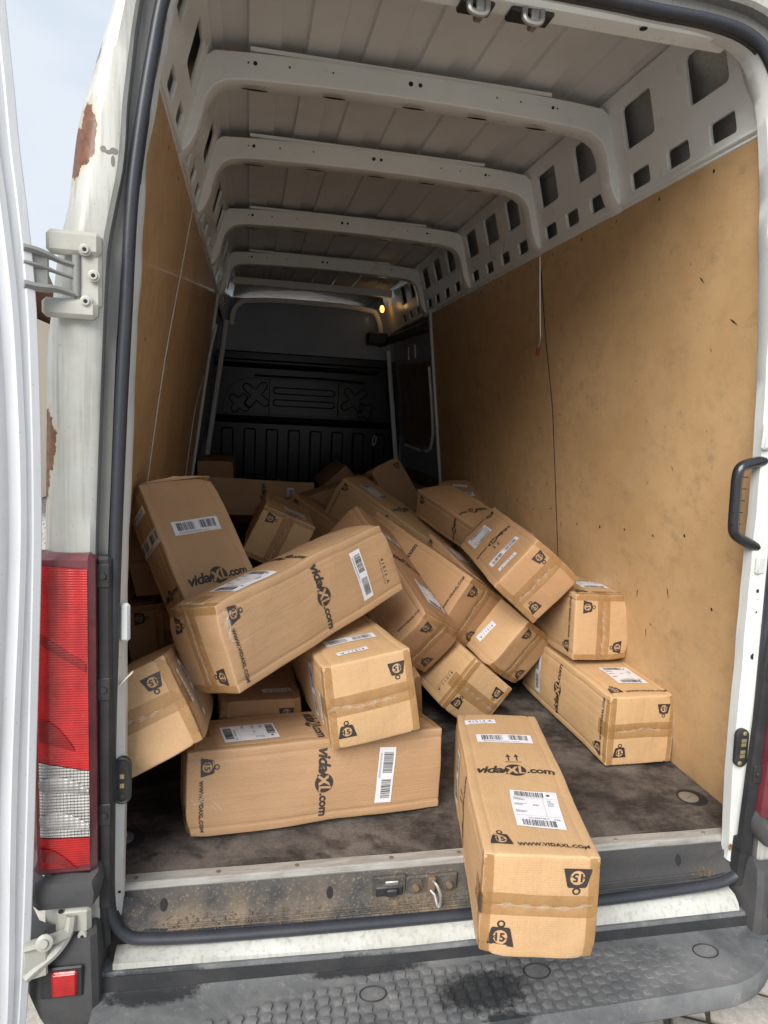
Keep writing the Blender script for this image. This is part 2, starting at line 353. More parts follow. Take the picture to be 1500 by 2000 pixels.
    def loft(s, lines, i=0, closed=False):
        n = len(lines[0]); V = [p for l in lines for p in l]; F = []
        for a in range(len(lines) - 1 + (1 if closed else 0)):
            b = (a + 1) % len(lines)
            for j in range(n - 1): F.append((a * n + j, b * n + j, b * n + j + 1, a * n + j + 1))
        return s.add(V, F, i)
    def build(s, name, mats, parent=None, smooth=False):
        return new(name, s.V, s.F, mats, parent, smooth, s.I if isinstance(mats, (list, tuple)) else None)
def spline(P, k=6, closed=False):
    P = [Vector(p) for p in P]; out = []; n = len(P)
    for i in range(n if closed else n - 1):
        if closed: a, b, c, d = P[(i - 1) % n], P[i], P[(i + 1) % n], P[(i + 2) % n]
        else: a, b, c, d = P[max(i - 1, 0)], P[i], P[i + 1], P[min(i + 2, n - 1)]
        for t in range(k):
            t = t / k; out.append(.5 * ((2 * b) + (c - a) * t + (2 * a - 5 * b + 4 * c - d) * t * t + (3 * b - a - 3 * c + d) * t ** 3))
    if not closed: out.append(P[-1])
    return out
def rrect(x0, y0, x1, y1, r, n=5):
    r = min(r, (x1 - x0) / 2 - 1e-5, (y1 - y0) / 2 - 1e-5); P = []
    for cx_, cy_, a0 in ((x1 - r, y1 - r, 0), (x0 + r, y1 - r, 90), (x0 + r, y0 + r, 180), (x1 - r, y0 + r, 270)):
        for k in range(n + 1):
            a = math.radians(a0 + 90 * k / n); P.append((cx_ + r * math.cos(a), cy_ + r * math.sin(a)))
    return P
def circ(x, y, r, n=20): return [(x + r * math.cos(2 * math.pi * k / n), y + r * math.sin(2 * math.pi * k / n)) for k in range(n)]
def curve_mesh(cu):
    o = bpy.data.objects.new('tmp', cu); col.objects.link(o)
    dg = bpy.context.evaluated_depsgraph_get(); me = bpy.data.meshes.new_from_object(o.evaluated_get(dg))
    V = [v.co.copy() for v in me.vertices]; F = [tuple(p.vertices) for p in me.polygons]
    bpy.data.objects.remove(o); bpy.data.meshes.remove(me); return V, F
def shape(loops, ext=0, bev=0):
    cu = bpy.data.curves.new('c', 'CURVE'); cu.dimensions = '2D'; cu.fill_mode = 'BOTH'; cu.extrude = ext; cu.bevel_depth = bev; cu.bevel_resolution = 1
    for l in loops:
        sp = cu.splines.new('POLY'); sp.points.add(len(l) - 1); sp.use_cyclic_u = True
        for p, q in zip(sp.points, l): p.co = (q[0], q[1], 0, 1)
    r = curve_mesh(cu); bpy.data.curves.remove(cu); return r
def text(s_, size=1, bold=0, shear=0, spacing=1):
    cu = bpy.data.curves.new('t', 'FONT'); cu.body = s_; cu.size = size; cu.offset = bold; cu.shear = shear; cu.space_character = spacing
    cu.resolution_u = 3; cu.fill_mode = 'FRONT'
    V, F = curve_mesh(cu); bpy.data.curves.remove(cu)
    x0 = min(v.x for v in V); x1 = max(v.x for v in V)
    return V, F, x0, x1
def tag(o, label, cat, group=None):
    o['label'] = label; o['category'] = cat
    if group: o['group'] = group
    return o
def empty(name, loc=(0, 0, 0)):
    o = bpy.data.objects.new(name, None); col.objects.link(o); o.location = loc; o.empty_display_size = .1; return o

# ================================================================== SETTING: ground, house
GZ = -.63
gnd = new('ground', [(-300, -300, GZ - .03), (300, -300, GZ - .03), (300, 300, GZ - .03), (-300, 300, GZ - .03)], [(0, 1, 2, 3)], 'ground')
gnd['kind'] = 'structure'
jb = MB().box((0, .2, GZ - .022), (5.2, 4.6, .010)).build('joint_bed', 'jointfill', gnd)
stone_meshes = []
for q in range(8):
    rr = random.Random(q); wx, wy = .235, .155; P = []
    for (x, y) in ((-1, -1), (0, -1.02), (1, -1), (1.02, 0), (1, 1), (0, 1.02), (-1, 1), (-1.02, 0)):
        P.append((x * wx / 2 * rr.uniform(.93, 1.0), y * wy / 2 * rr.uniform(.92, 1.0)))
    V = [(x, y, -.02) for x, y in P] + [(x, y, -.006) for x, y in P] + [(x * .93, y * .91, rr.uniform(-.001, .002)) for x, y in P] + [(0, 0, .002)]
    F = [(k + 8 * a, (k + 1) % 8 + 8 * a, (k + 1) % 8 + 8 * a + 8, k + 8 * a + 8) for a in range(2) for k in range(8)] + [(16 + k, 16 + (k + 1) % 8, 24) for k in range(8)]
    me = bpy.data.meshes.new('paving_stone'); me.from_pydata(V, [], F); me.materials.append(M['stone']); me.polygons.foreach_set('use_smooth', [True] * len(F)); me.update(); stone_meshes.append(me)
Rg = Matrix.Rotation(math.radians(-27), 2)
cnt = 0
cands = []
for a in range(-22, 23):
    for b in range(-22, 23):
        p = Rg @ Vector((a * .25 + (b % 2) * .125, b * .17)); cands.append((p, a, b))
def stone_score(p): return min((p - Vector((1.0, .15))).length, (p - Vector((-1.25, .2))).length)
cands.sort(key=lambda t: stone_score(t[0]))
for p, a, b in cands[:290]:
    if abs(p.x) > 2.5 or not -2 < p.y < 2.4: continue
    o = bpy.data.objects.new('paving_stone', random.choice(stone_meshes)); col.objects.link(o); o.parent = gnd
    o.location = (p.x, p.y, GZ + random.uniform(-.003, .003)); o.rotation_euler = (random.uniform(-.015, .015), random.uniform(-.015, .015), math.radians(-27 + random.uniform(-2, 2) + random.choice((0, 180))))

house = empty('cream_house', (-6.0, 11, GZ)); tag(house, 'cream rendered house with green gutter seen through the gap beside the open door', 'house')
def hp(mb, n, mt): o = mb.build(n, mt, house); o.location = -Vector(house.location); return o
hp(MB().box((-6.5, 11, .95), (4.6, 4, 3.16)), 'wall', 'plaster')
V = [(-9, 8.75, 2.50), (-4.0, 8.75, 2.50), (-4.0, 11, 3.6), (-9, 11, 3.6), (-9, 13.25, 2.5), (-4.0, 13.25, 2.5)]
rm = MB(); rm.add(V + [(x, y, z - .12) for x, y, z in V], [(0, 1, 2, 3), (3, 2, 5, 4), (6, 9, 8, 7), (9, 10, 11, 8), (0, 6, 7, 1), (1, 7, 8, 2), (2, 8, 11, 5), (0, 3, 9, 6), (3, 4, 10, 9), (4, 5, 11, 10)])
hp(rm, 'roof', 'tile')
hp(MB().tube([(-9, 8.68, 2.46), (-3.95, 8.68, 2.46)], .07), 'gutter', 'green')
hp(MB().tube(spline([(-4.35, 8.70, 2.42), (-4.33, 8.78, 2.25), (-4.25, 8.93, 2.12), (-4.25, 8.95, 1.0), (-4.25, 8.95, -.6)], 4), .045), 'drainpipe', 'green')
hp(MB().box((-4.9, 8.985, 1.45), (.7, .05, 1.1)), 'window', 'tile')
hp(MB().box((-4.9, 8.955, 1.45), (.58, .02, .98)), 'window_pane', 'glass')

# ================================================================== VAN
van = empty('delivery_van', (0, 0, 0))
tag(van, 'worn white high-roof delivery van with its rear doors open and load space full of parcels', 'van')
XC = -.047
def hwp(z): return .948 - .126 * z
def hwu(z): return .715 - .273 * (z - 1.85)
def P(mb, name, mt, smooth=False, parent=None):
    return mb.build(name, mt, parent or van, smooth)
# --- floor board
o = P(MB().box((XC, 2.27, -.0125), (1.90, 4.5, .025)), 'cargo_floor', 'floor')
# outer shell so daylight only comes in through the doors
sh = MB()
for sg in (-1, 1):
    NR = ((.935, -.38), (.94, -.1), (.935, .6), (.905, 1.2), (.84, 1.6), (.79, 1.80), (.70, 2.02), (.60, 2.12))
    FR = ((.98, -.38), (1.04, -.1), (1.05, .6), (1.01, 1.2), (.95, 1.6), (.90, 1.82), (.80, 2.06), (.66, 2.20))
    sh.loft([[(-.0165 + sg * x, .12, z) for x, z in NR], [(XC + sg * (x * .965), .35, z) for x, z in FR]] + [[(XC + sg * x, y, z) for x, z in FR] for y in (.9, 4.6, 5.6)])
sh.loft([[(XC + sg * x, y, z) for sg, x, z in ((-1, .66, 2.20), (-1, .5, 2.235), (1, .0, 2.26), (1, .5, 2.235), (1, .66, 2.20))] for y in (.02, 4.6, 5.6)])
sh.add([(XC - 1.05, 5.6, -.38), (XC + 1.05, 5.6, -.38), (XC + 1.0, 5.6, 2.17), (XC - 1.0, 5.6, 2.17)], [(0, 1, 2, 3)])
P(sh, 'body_shell', 'white', True)
P(MB().box((XC, 2.6, -.20), (1.85, 5.0, .30)), 'underside_light_block', 'black')  # plain box added under the floor to stop light leaking in
# --- plywood lining, four boards
def board(y0, y1, sg):
    mb = MB(); n = 10; t = .009
    zs = [0.002 + (1.842) * k / n for k in range(n + 1)]
    yy0 = y0; rows = []
    for z in zs:
        bow = .012 * math.sin(z * 1.7) * sg
        rows.append([(XC + sg * (hwp(z)), yy0(z) if callable(yy0) else yy0, z), (XC + sg * hwp(z), y1(z) if callable(y1) else y1, z),
                     (XC + sg * (hwp(z) + t), y1(z) if callable(y1) else y1, z), (XC + sg * (hwp(z) + t), yy0(z) if callable(yy0) else yy0, z), (XC + sg * (hwp(z)), yy0(z) if callable(yy0) else yy0, z)])
    mb.loft(rows); mb.add(rows[0][:4], [(0, 1, 2, 3)]); mb.add(rows[-1][:4], [(0, 1, 2, 3)])
    return P(mb, 'plywood_board', 'ply')
seamR = lambda z: 1.235 + .07 * max(0, z - .74)
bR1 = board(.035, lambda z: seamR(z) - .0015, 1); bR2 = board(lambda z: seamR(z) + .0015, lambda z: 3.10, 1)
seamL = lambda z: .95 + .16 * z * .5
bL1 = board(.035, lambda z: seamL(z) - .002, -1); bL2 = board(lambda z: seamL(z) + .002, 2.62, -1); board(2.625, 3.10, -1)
def wall_pt(sg, y, z, off=0): return Vector((XC + sg * (hwp(z) - off), y, z))
wn = lambda sg: Vector((-sg, 0, -.126)).normalized()
def screws(sg, pts, bd):
    for y, z in pts:
        r = random.uniform(.0042, .006)
        MB().disc(wall_pt(sg, y, z, .0004), wn(sg), r, .0008, 8, rx=random.uniform(.7, 1)).build('screw', 'screw', bd)
rowR = [.2, .45, .7, .95, 1.2]
screws(1, [(y, 1.82) for y in rowR] + [(.2, .60), (.33, .80), (.5, .77), (.68, .76), (.86, .74), (1.05, .72)], bR1)
screws(1, [(y, 1.82) for y in (1.43, 1.79, 2.1, 2.4, 2.7, 3.0)] + [(1.3, .75), (1.5, .72), (1.7, .74), (1.85, .76), (2.05, .70), (2.3, .8), (2.5, .72), (2.2, 1.05), (2.2, 1.25), (2.35, 1.55)], bR2)
screws(-1, [(y, 1.80) for y in (.22, .47, .72)] + [(.3, 1.1), (.5, 1.3), (.7, .9)], bL1); screws(-1, [(y, 1.80) for y in (1.0, 1.3, 1.6, 2.0, 2.3)], bL2)
# dents and knife marks in the right board
for (y, z, l, an) in ((1.18, 1.17, .03, 20), (1.33, .86, .035, 60), (1.2, .70, .05, 100), (1.24, .68, .04, 85), (1.0, .90, .02, 30), (.42, .60, .06, 70), (.60, .55, .05, 95), (.25, 1.55, .04, 40), (.12, 1.42, .05, 30), (.55, .42, .05, 80)):
    d = Vector((0, math.cos(math.radians(an)), math.sin(math.radians(an)))) * l / 2; p = wall_pt(1, y, z, .0008); n_ = Vector((0, d.z, -d.y)).normalized() * .0022
    MB().add([p - d, p + n_, p + d, p - n_], [(0, 1, 2, 3)]).build('gouge', 'screw', bR1)
rg_ = random.Random(5)
for q in range(46):
    y, z = rg_.choice(((rg_.uniform(.15, 1.2), rg_.uniform(.35, 1.15)), (rg_.uniform(1.3, 2.7), rg_.uniform(.62, .95)), (rg_.uniform(.1, 1.1), rg_.uniform(.9, 1.7)))); l = rg_.uniform(.006, .030); an = rg_.gauss(90, 35)
    d = Vector((0, math.cos(math.radians(an)), math.sin(math.radians(an)))) * l / 2; p = wall_pt(1, y, z, .0008); n_ = Vector((0, d.z, -d.y)).normalized() * rg_.uniform(.0006, .0014)
    MB().add([p - d, p + n_, p + d, p - n_], [(0, 1, 2, 3)]).build('gouge', 'screw', bR1 if y < 1.24 else bR2)
# edge moulding where lining meets metal
for sg in (-1, 1):
    P(MB().tube([(XC + sg * (hwp(1.845) + .002), y, 1.850) for y in (.03, 3.1)], .006, 6), 'lining_edge_rail', 'inner')

# --- upper side panels with cut-outs
bays = [(.105, .21), (.293, .40), (.487, .595), (.755, .865), (.953, 1.056), (1.14, 1.25), (1.43, 1.54), (1.648, 1.758), (1.868, 1.975), (2.088, 2.20), (2.42, 2.53), (2.64, 2.75), (2.86, 2.965), (3.06, 3.17), (3.40, 3.50), (3.62, 3.72), (3.84, 3.94)]
bigs = [(.112, .276), (.435, .598), (.785, .93), (1.083, 1.247), (1.467, 1.61), (1.733, 1.905), (2.032, 2.20), (2.44, 2.59), (2.72, 2.88), (3.01, 3.17), (3.42, 3.56), (3.70, 3.86)]
loops = [[(.0, 1.853), (4.5, 1.853), (4.5, 2.175), (.0, 2.175)]] + [rrect(a, 1.881, b, 1.937, .012) for a, b in bays] + [rrect(a, 2.001, b, 2.128, .016) for a, b in bigs]
SV, SF = shape(loops, .003, .0035)
for sg in (-1, 1):
    V = []
    for v in SV:
        z = v.y; nn = Vector((sg, 0, .273)).normalized()
        p = Vector((XC + sg * hwu(z), v.x, z)) + nn * (v.z + .0065); V.append(p)
    F = SF if sg < 0 else [f[::-1] for f in SF]
    new('pierced_side_panel', V, F, M['inner'], van, True)
    mb = MB().loft([[(XC + sg * (hwu(z) + .075), y, z) for z in (1.75, 1.95, 2.2)] for y in (.02, 4.5)]); P(mb, 'outer_skin', 'skin')
    # rolled bottom rail
    P(MB().tube([(XC + sg * (hwu(1.862) - .002), y, 1.862) for y in (.03, 4.4)], .007, 6), 'panel_rail', 'inner', True)
# --- roof skin, ribbed
prof = []
x = -.70
ribs = [-.60 + .172 * k for k in range(8)]
xs = [-.66]
pts = [(-.66, 2.176)]
for k, rx in enumerate(ribs):
    zc = 2.186 + .018 * (1 - (rx / .66) ** 2)
    pts += [(rx, zc), (rx + .006, zc + .011), (rx + .075, zc + .011), (rx + .081, zc)]
pts += [(.66, 2.176)]
pts = [p for p in pts if p[0] <= .66]; pts.sort()
mb = MB().loft([[(XC + .0 + px_, y, pz) for px_, pz in pts] for y in (-.03, .9, 1.8, 2.7, 3.6, 4.52)])
P(mb, 'roof_panel', 'roofp')
# --- roof bows
BY = [.663, 1.302, 2.249, 3.228, 4.05]
def bow_loops():
    top = [(.640 - .001, 2.146)]
    L_ = []
    outer = [(-.708, 1.862), (-.690, 1.945), (-.640, 2.128), (-.615, 2.147)]
    for k in range(1, 12):
        x_ = -.60 + 1.2 * k / 12; L_.append((x_, 2.150 + .014 * (1 - (x_ / .6) ** 2)))
    outer += L_ + [(-a, b) for a, b in outer[::-1]]
    inner = [(.704, 1.868), (.688, 1.885), (.668, 1.925), (.656, 1.975), (.643, 2.02), (.621, 2.056), (.585, 2.077), (.52, 2.086), (.3, 2.094), (.1, 2.098)]
    return [[(a, b) for a, b in outer + inner + [(-a, b) for a, b in inner[::-1]]]]
BV, BF = shape(bow_loops(), .033, .0045)
for bi, y in enumerate(BY):
    leg = bi < 4
    if not leg:
        BV2, BF2 = shape([[(-.63, 2.10), (.62, 2.10), (.62, 2.145), (-.63, 2.145)]], .02, .005)
    V = [(XC + v.x, y + .037 - v.z, v.y) for v in (BV if leg else BV2)]
    bow = new('roof_bow', V, BF if leg else BF2, M['inner'], van, True)
    if leg:
        h = MB()
        for hx, r in ((-.52, .003), (-.50, .0065), (-.40, .0035), (-.27, .003), (-.03, .0075), (.0, .0065), (.25, .003), (.33, .003), (.44, .0055), (.455, .003)):
            h.disc((XC + hx, y - .0005, 2.125 + .012 * (1 - (hx / .6) ** 2)), (0, -1, 0), r, .0004, 10)
        for hx, hl in ((-.50, .10), (-.26, .09), (-.01, .09), (.20, .085), (.40, .09)):
            c_ = Vector((XC + hx, y + .036, 2.0925 - .0095 - .012 * (hx / .5) ** 2))
            h.disc(c_, (0, 0, -1), .0062, .0004, 14, rx=hl / .0150, up=Vector((0, 1, 0)))
        h.build('punched_holes', 'hole', bow)['kind'] = 'stuff'
        # two weld patches where cross tube meets the leg
        # raised lip on top edge of the bow
        P(MB().box((XC - .04, y + .010, 2.170), (.95, .012, .012)), 'bow_lip', 'inner', parent=bow)
# front arch by the bulkhead
ar = [(-.70, 1.82), (-.685, 1.93), (-.64, 2.0), (-.58, 2.025), (-.3, 2.045), (.2, 2.045), (.46, 2.025), (.51, 2.0), (.545, 1.93), (.57, 1.82)]
P(MB().tube(spline([(a, 4.40, b) for a, b in ar], 4), .022, 8), 'front_arch', 'inner', True)

# --- rear header with its latch brackets
P(MB().box((-.03, .005, 2.050), (1.16, .085, .075), bev=.018), 'rear_header', 'inner', True)
hh = MB(); hh.disc((.307, -.012, 2.0115), (0, 0, -1), .009, .0006, 14); P(hh, 'header_hole', 'hole')
for cx_ in (-.08, .045):
    mb = MB().box((cx_, .015, 2.018), (.075 if cx_ < 0 else .10, .05, .028), i=0, bev=.004)
    mb.tube(spline([(cx_ - .02, -.01, 2.02), (cx_ - .02, -.012, 1.99), (cx_, -.014, 1.982), (cx_ + .018, -.012, 1.99), (cx_ + .018, -.01, 2.02)], 4), .007, 8, i=1)
    mb.box((cx_ + .004, .0, 1.995), (.020, .03, .035), i=1, bev=.004)
    mb.build('latch_bracket', ['black', 'steel'], van, True)

# --- opening: seal, white flange, outer pillar frame
SP = [(-.824, .208), (-.821, .42), (-.816, .60), (-.808, .85), (-.798, 1.10), (-.788, 1.30), (-.778, 1.50), (-.762, 1.64), (-.740, 1.78), (-.716, 1.90), (-.680, 1.975), (-.61, 2.012), (-.5, 2.022), (-.2, 2.028), (.19, 2.027), (.308, 2.025), (.444, 2.024), (.535, 2.010), (.594, 1.973), (.642, 1.89), (.680, 1.76), (.715, 1.56), (.750, 1.31), (.770, 1.05), (.783, .75), (.797, .41), (.806, .17), (.818, -.02), (.806, -.062), (.768, -.086), (.69, -.098), (.402, -.110), (.019, -.112), (-.256, -.110), (-.569, -.104), (-.739, -.094), (-.788, -.080), (-.815, -.043), (-.825, .022)]
sp3 = spline([(a, -.060, b) for a, b in SP], 4, True)
mb = MB().tube(sp3, .0155, 10, True, flat=.80); mb.tube([p + Vector((0, .016, 0)) for p in sp3], .011, 8, True)
P(mb, 'door_seal', 'seal', 'all')
# white flange: from the seal inward (left, top, right)
IN = [(-.803, -.055), (-.800, .05), (-.796, .30), (-.794, .72), (-.789, .89), (-.777, 1.21), (-.768, 1.40), (-.757, 1.58), (-.735, 1.74), (-.708, 1.88), (-.672, 1.965), (-.60, 2.004), (-.5, 2.016), (-.2, 2.022), (.19, 2.020), (.30, 2.018), (.44, 2.016), (.522, 2.003), (.576, 1.968), (.620, 1.885), (.648, 1.76), (.680, 1.56), (.711, 1.31), (.730, 1.056), (.743, .721), (.752, .50), (.764, .218), (.783, .0), (.782, -.045)]
OU = [(-.815, -.055), (-.817, .05), (-.815, .30), (-.805, .72), (-.798, .89), (-.784, 1.21), (-.775, 1.40), (-.763, 1.58), (-.737, 1.74), (-.712, 1.88), (-.674, 1.970), (-.605, 2.008), (-.5, 2.020), (-.2, 2.025), (.19, 2.024), (.30, 2.022), (.44, 2.021), (.530, 2.006), (.588, 1.970), (.635, 1.887), (.672, 1.76), (.706, 1.56), (.741, 1.31), (.762, 1.05), (.776, .75), (.788, .50), (.797, .218), (.810, .0), (.800, -.05)]
jit = lambda k, a: a * (noise.noise(Vector((k * 3.1, 0, 4)))) 
F0 = spline([(a, -.056, b) for a, b in OU], 5); F1 = spline([(a, -.034, b) for a, b in IN], 5)
F1 = [p + Vector((noise.noise(Vector((0, 0, p.z * 9))) * .006 * (1 if p.z < 1.8 else 0), 0, 0)) for p in F1]
F2 = [p + Vector((0, .03, 0)) for p in F1]
cen = Vector((-.02, 0, 1.0))
F3 = []
for p in F2:
    sg = -1 if p.x < 0 else 1
    if p.z < 1.9: F3.append(Vector((XC + sg * (hwp(max(p.z, 0)) + .004), .036, p.z)))
    else: F3.append(Vector((p.x * 1.02, .05, p.z + .06)))
P(MB().loft([F0, F1, F2, F3]), 'door_frame_flange', 'flange', True)
# outer frame
ST = [  # seal-outer Q, gutter edge G, silhouette S  (x,z)
 ((-.84, -.10), (-.862, -.10), (-.965, -.10)), ((-.838, .20), (-.855, .20), (-.965, .20)), ((-.832, .5), (-.850, .5), (-.958, .5)), ((-.826, .80), (-.846, .80), (-.952, .80)), ((-.820, .95), (-.841, .95), (-.948, .95)),
 ((-.810, 1.20), (-.831, 1.20), (-.942, 1.20)), ((-.804, 1.295), (-.827, 1.295), (-.932, 1.295)), ((-.797, 1.41), (-.820, 1.41), (-.917, 1.41)), ((-.792, 1.49), (-.806, 1.49), (-.899, 1.487)), ((-.784, 1.56), (-.792, 1.56), (-.890, 1.56)),
 ((-.775, 1.62), (-.786, 1.62), (-.882, 1.62)), ((-.768, 1.67), (-.783, 1.68), (-.868, 1.68)), ((-.752, 1.77), (-.773, 1.77), (-.840, 1.77)), ((-.742, 1.82), (-.766, 1.83), (-.816, 1.85)), ((-.728, 1.90), (-.748, 1.92), (-.79, 1.95)), ((-.692, 1.985), (-.705, 2.01), (-.74, 2.06)), ((-.615, 2.028), (-.62, 2.05), (-.64, 2.12)),
 ((-.5, 2.038), (-.5, 2.062), (-.5, 2.15)), ((-.2, 2.044), (-.2, 2.068), (-.2, 2.165)), ((.19, 2.043), (.19, 2.067), (.19, 2.165)), ((.444, 2.038), (.444, 2.062), (.444, 2.15)), ((.545, 2.024), (.555, 2.047), (.58, 2.12)), ((.610, 1.984), (.628, 2.005), (.68, 2.06)), ((.656, 1.90), (.678, 1.915), (.74, 1.95)),
 ((.696, 1.76), (.720, 1.76), (.79, 1.77)), ((.731, 1.56), (.752, 1.56), (.855, 1.56)), ((.766, 1.31), (.790, 1.31), (.895, 1.31)), ((.786, 1.05), (.806, 1.05), (.91, 1.05)), ((.797, .78), (.812, .78), (.918, .78)), ((.812, .41), (.820, .41), (.93, .41)), ((.822, .17), (.828, .17), (.93, .17)), ((.832, -.06), (.838, -.06), (.93, -.06))]
rows = [[] for _ in range(9)]
S_ = []
for q, g_, s_ in ST:
    q = Vector((q[0], 0, q[1])); g_ = Vector((g_[0], 0, g_[1])); s_ = Vector((s_[0], 0, s_[1])); S_.append((q, g_, s_))
def lerp(a, b, t): return a + (b - a) * t
keys = [lambda q, g_, s_: (q, -.052), lambda q, g_, s_: (lerp(q, g_, .9), -.055), lambda q, g_, s_: (g_, -.078), lambda q, g_, s_: (lerp(g_, s_, .08), -.088), lambda q, g_, s_: (lerp(g_, s_, .4), -.095), lambda q, g_, s_: (lerp(g_, s_, .72), -.088), lambda q, g_, s_: (lerp(g_, s_, .93), -.065), lambda q, g_, s_: (s_, -.02), lambda q, g_, s_: (s_ + (s_ - g_).normalized() * .03, .13)]
for ki, kf in enumerate(keys):
    l_ = []
    for q, g_, s_ in S_:
        p, y = kf(q, g_, s_); l_.append(Vector((p.x, y, p.z)))
    rows[ki] = spline(l_, 3)
P(MB().loft(rows[:3]), 'gutter_channel', 'gutter', True)
pil = P(MB().loft(rows[2:]), 'rear_pillar', 'pillar', True)
# peeling paint: rust patch, curled flakes, bare primer
def onp(x, z):      # point on the left pillar face
    G_ = -.783 - .05 * max(0, min(1, (1.68 - z) / .48)); S0 = -.868 - .074 * max(0, min(1, (1.68 - z) / .40)); t = (x - G_) / (S0 - G_)
    y = -.0965 + .028 * max(0, t - .55) ** 2 * 4; return Vector((x, y, z))
def patch(name, pts, mt, off=.0015):
    V, F = shape([pts], .0004, 0); V = [onp(v.x, v.y) + Vector((0, -off - v.z, 0)) for v in V]; return new(name, V, F, M[mt], pil)
def jag(pts, amp, sub=4, seed=1):
    rr = random.Random(seed); out = []
    for a, b in zip(pts, pts[1:] + pts[:1]):
        for k in range(sub):
            t = k / sub; out.append((a[0] + (b[0] - a[0]) * t + rr.uniform(-amp, amp), a[1] + (b[1] - a[1]) * t + rr.uniform(-amp, amp)))
    return out

# --- left lamp cluster and bumper parts, mirrored to the right
def mirror(mb, sg):
    if sg > 0: mb.V = [Vector((-v.x - .033, v.y, v.z)) for v in mb.V]; mb.F = [f[::-1] for f in mb.F]
    return mb
def lampsheet(z0l, z0r, z1l, z1r, x0=-.975, x1=-.853, n=10, off=0):
    rows = []
    for k in range(n + 1):
        t = k / n; x_ = x0 + (x1 - x0) * t
        y = -.118 + .10 * max(0, (-.945 - x_) / .03) ** 2 * .8 - off
        za = z0l + (z0r - z0l) * t; zb = z1l + (z1r - z1l) * t
        rows.append([Vector((x_ - .012 * 0, y, za + (zb - za) * j / 4)) for j in range(5)])
    return MB().loft(rows)
for sg in (-1, 1):
    lamp = P(mirror(MB().box((-.905, -.085, .465), (.128, .058, .700), bev=.012), sg), 'tail_lamp', 'darkred', True)
    P(mirror(lampsheet(.795, .785, .385, .356), sg), 'red_lens', 'red', True, lamp)
    P(mirror(lampsheet(.383, .354, .212, .207), sg), 'clear_lens', 'clear', True, lamp)
    P(mirror(lampsheet(.209, .204, .135, .142), sg), 'lower_red_lens', 'red', True, lamp)
    for zz, ang in ((.318, 1), (.238, 1)):
        V = []; 
        for k in range(13):
            t = k / 12; x_ = -.968 + .115 * t; hgt = .034 * math.sin(math.pi * min(1, t * .8 + .1))
            y = -.1195 + .10 * max(0, (-.945 - x_) / .03) ** 2 * .8
            V.append([Vector((x_, y, zz - .014 * t)), Vector((x_, y - .002, zz - .014 * t + hgt * .6)), Vector((x_, y, zz - .014 * t + hgt))])
        P(mirror(MB().loft(V), sg), 'reflector_bowl', 'bowl', True, lamp)
    V = []
    for k in range(11):
        t = k / 10; x_ = -.962 + .105 * t; y = -.1195 + .10 * max(0, (-.945 - x_) / .03) ** 2 * .8
        V.append([Vector((x_, y, .645 - .075 * t)), Vector((x_, y - .001, .655 - .075 * t)), Vector((x_, y, .665 - .075 * t))])
    P(mirror(MB().loft(V), sg), 'lens_bar', 'deepred', True, lamp)
    V = [[v + Vector((0, 0, -.03 - .003 * k)) for v in l_] for k, l_ in enumerate(V)]
    for (za, hh_) in ((.430, .05), (.165, .03)):
        V = []
        for k in range(11):
            t = k / 10; x_ = -.965 + .085 * t; y = -.1193 + .10 * max(0, (-.945 - x_) / .03) ** 2 * .8; hg = hh_ * math.sin(math.pi * (t * .75 + .22))
            V.append([Vector((x_, y, za - .03 * t)), Vector((x_, y - .001, za - .03 * t + hg))])
        P(mirror(MB().loft(V), sg), 'inner_reflector', 'deepred', True, lamp)
    tr = P(mirror(MB().box((-.829, -.070, .405), (.030, .03, .80), bev=.006), sg), 'lamp_side_trim', 'black', True)
    for zz in (.765, .52, .235):
        P(mirror(MB().box((-.829, -.086, zz), (.026, .006, .05), bev=.002).disc((-.829, -.089, zz), (0, -1, 0), .007, .004, 10), sg), 'trim_bolt', 'black', True, tr)
    # cap under the lamp
    mb = MB(); rows = []
    for z_, xo, xi, y in ((.118, -.978, -.845, -.11), (.110, -.985, -.838, -.128), (.085, -.985, -.832, -.135), (.055, -.982, -.836, -.132), (.045, -.975, -.846, -.11)):
        rows.append([Vector((xo - .02, 0, z_)), Vector((xo, y + .03, z_)), Vector((xo + .03, y, z_)), Vector((xi - .01, y, z_)), Vector((xi, y + .02, z_ + .01)), Vector((xi + .004, -.05, z_ + .02))])
    mb.loft(rows); P(mirror(mb, sg), 'lamp_cap', 'cap', True)
    # bumper corner
    mb = MB(); rows = []
    for z_, xo, xi, y in ((-.005, -.985, -.848, -.10), (-.020, -.995, -.840, -.128), (-.07, -.995, -.836, -.140), (-.15, -.992, -.833, -.147), (-.20, -.975, -.833, -.147), (-.25, -.955, -.836, -.140), (-.29, -.930, -.842, -.125), (-.31, -.90, -.85, -.09)):
        rows.append([Vector((xo - .05, .12, z_)), Vector((xo - .01, y + .07, z_)), Vector((xo + .02, y + .018, z_)), Vector((xo + .05, y, z_)), Vector((xi - .012, y, z_)), Vector((xi, y + .012, z_)), Vector((xi + .003, -.03, z_))])
    mb.loft(rows); bc = P(mirror(mb, sg), 'bumper_corner', 'cap', True)
    P(mirror(MB().box((-.905, -.1465, -.105), (.085, .008, .072), bev=.003), sg), 'reflector_recess', 'black', True, bc)
    P(mirror(MB().box((-.898, -.151, -.106), (.052, .012, .058), bev=.005), sg), 'rear_reflector', 'red', True, bc)
    P(mirror(MB().box((-.838, -.055, -.03), (.034, .05, .14), bev=.01), sg), 'seal_corner_block', 'black', True)
P(MB().box((-.866, -.066, .02), (.05, .045, .10), bev=.008), 'lower_pillar_foot', 'white', True)

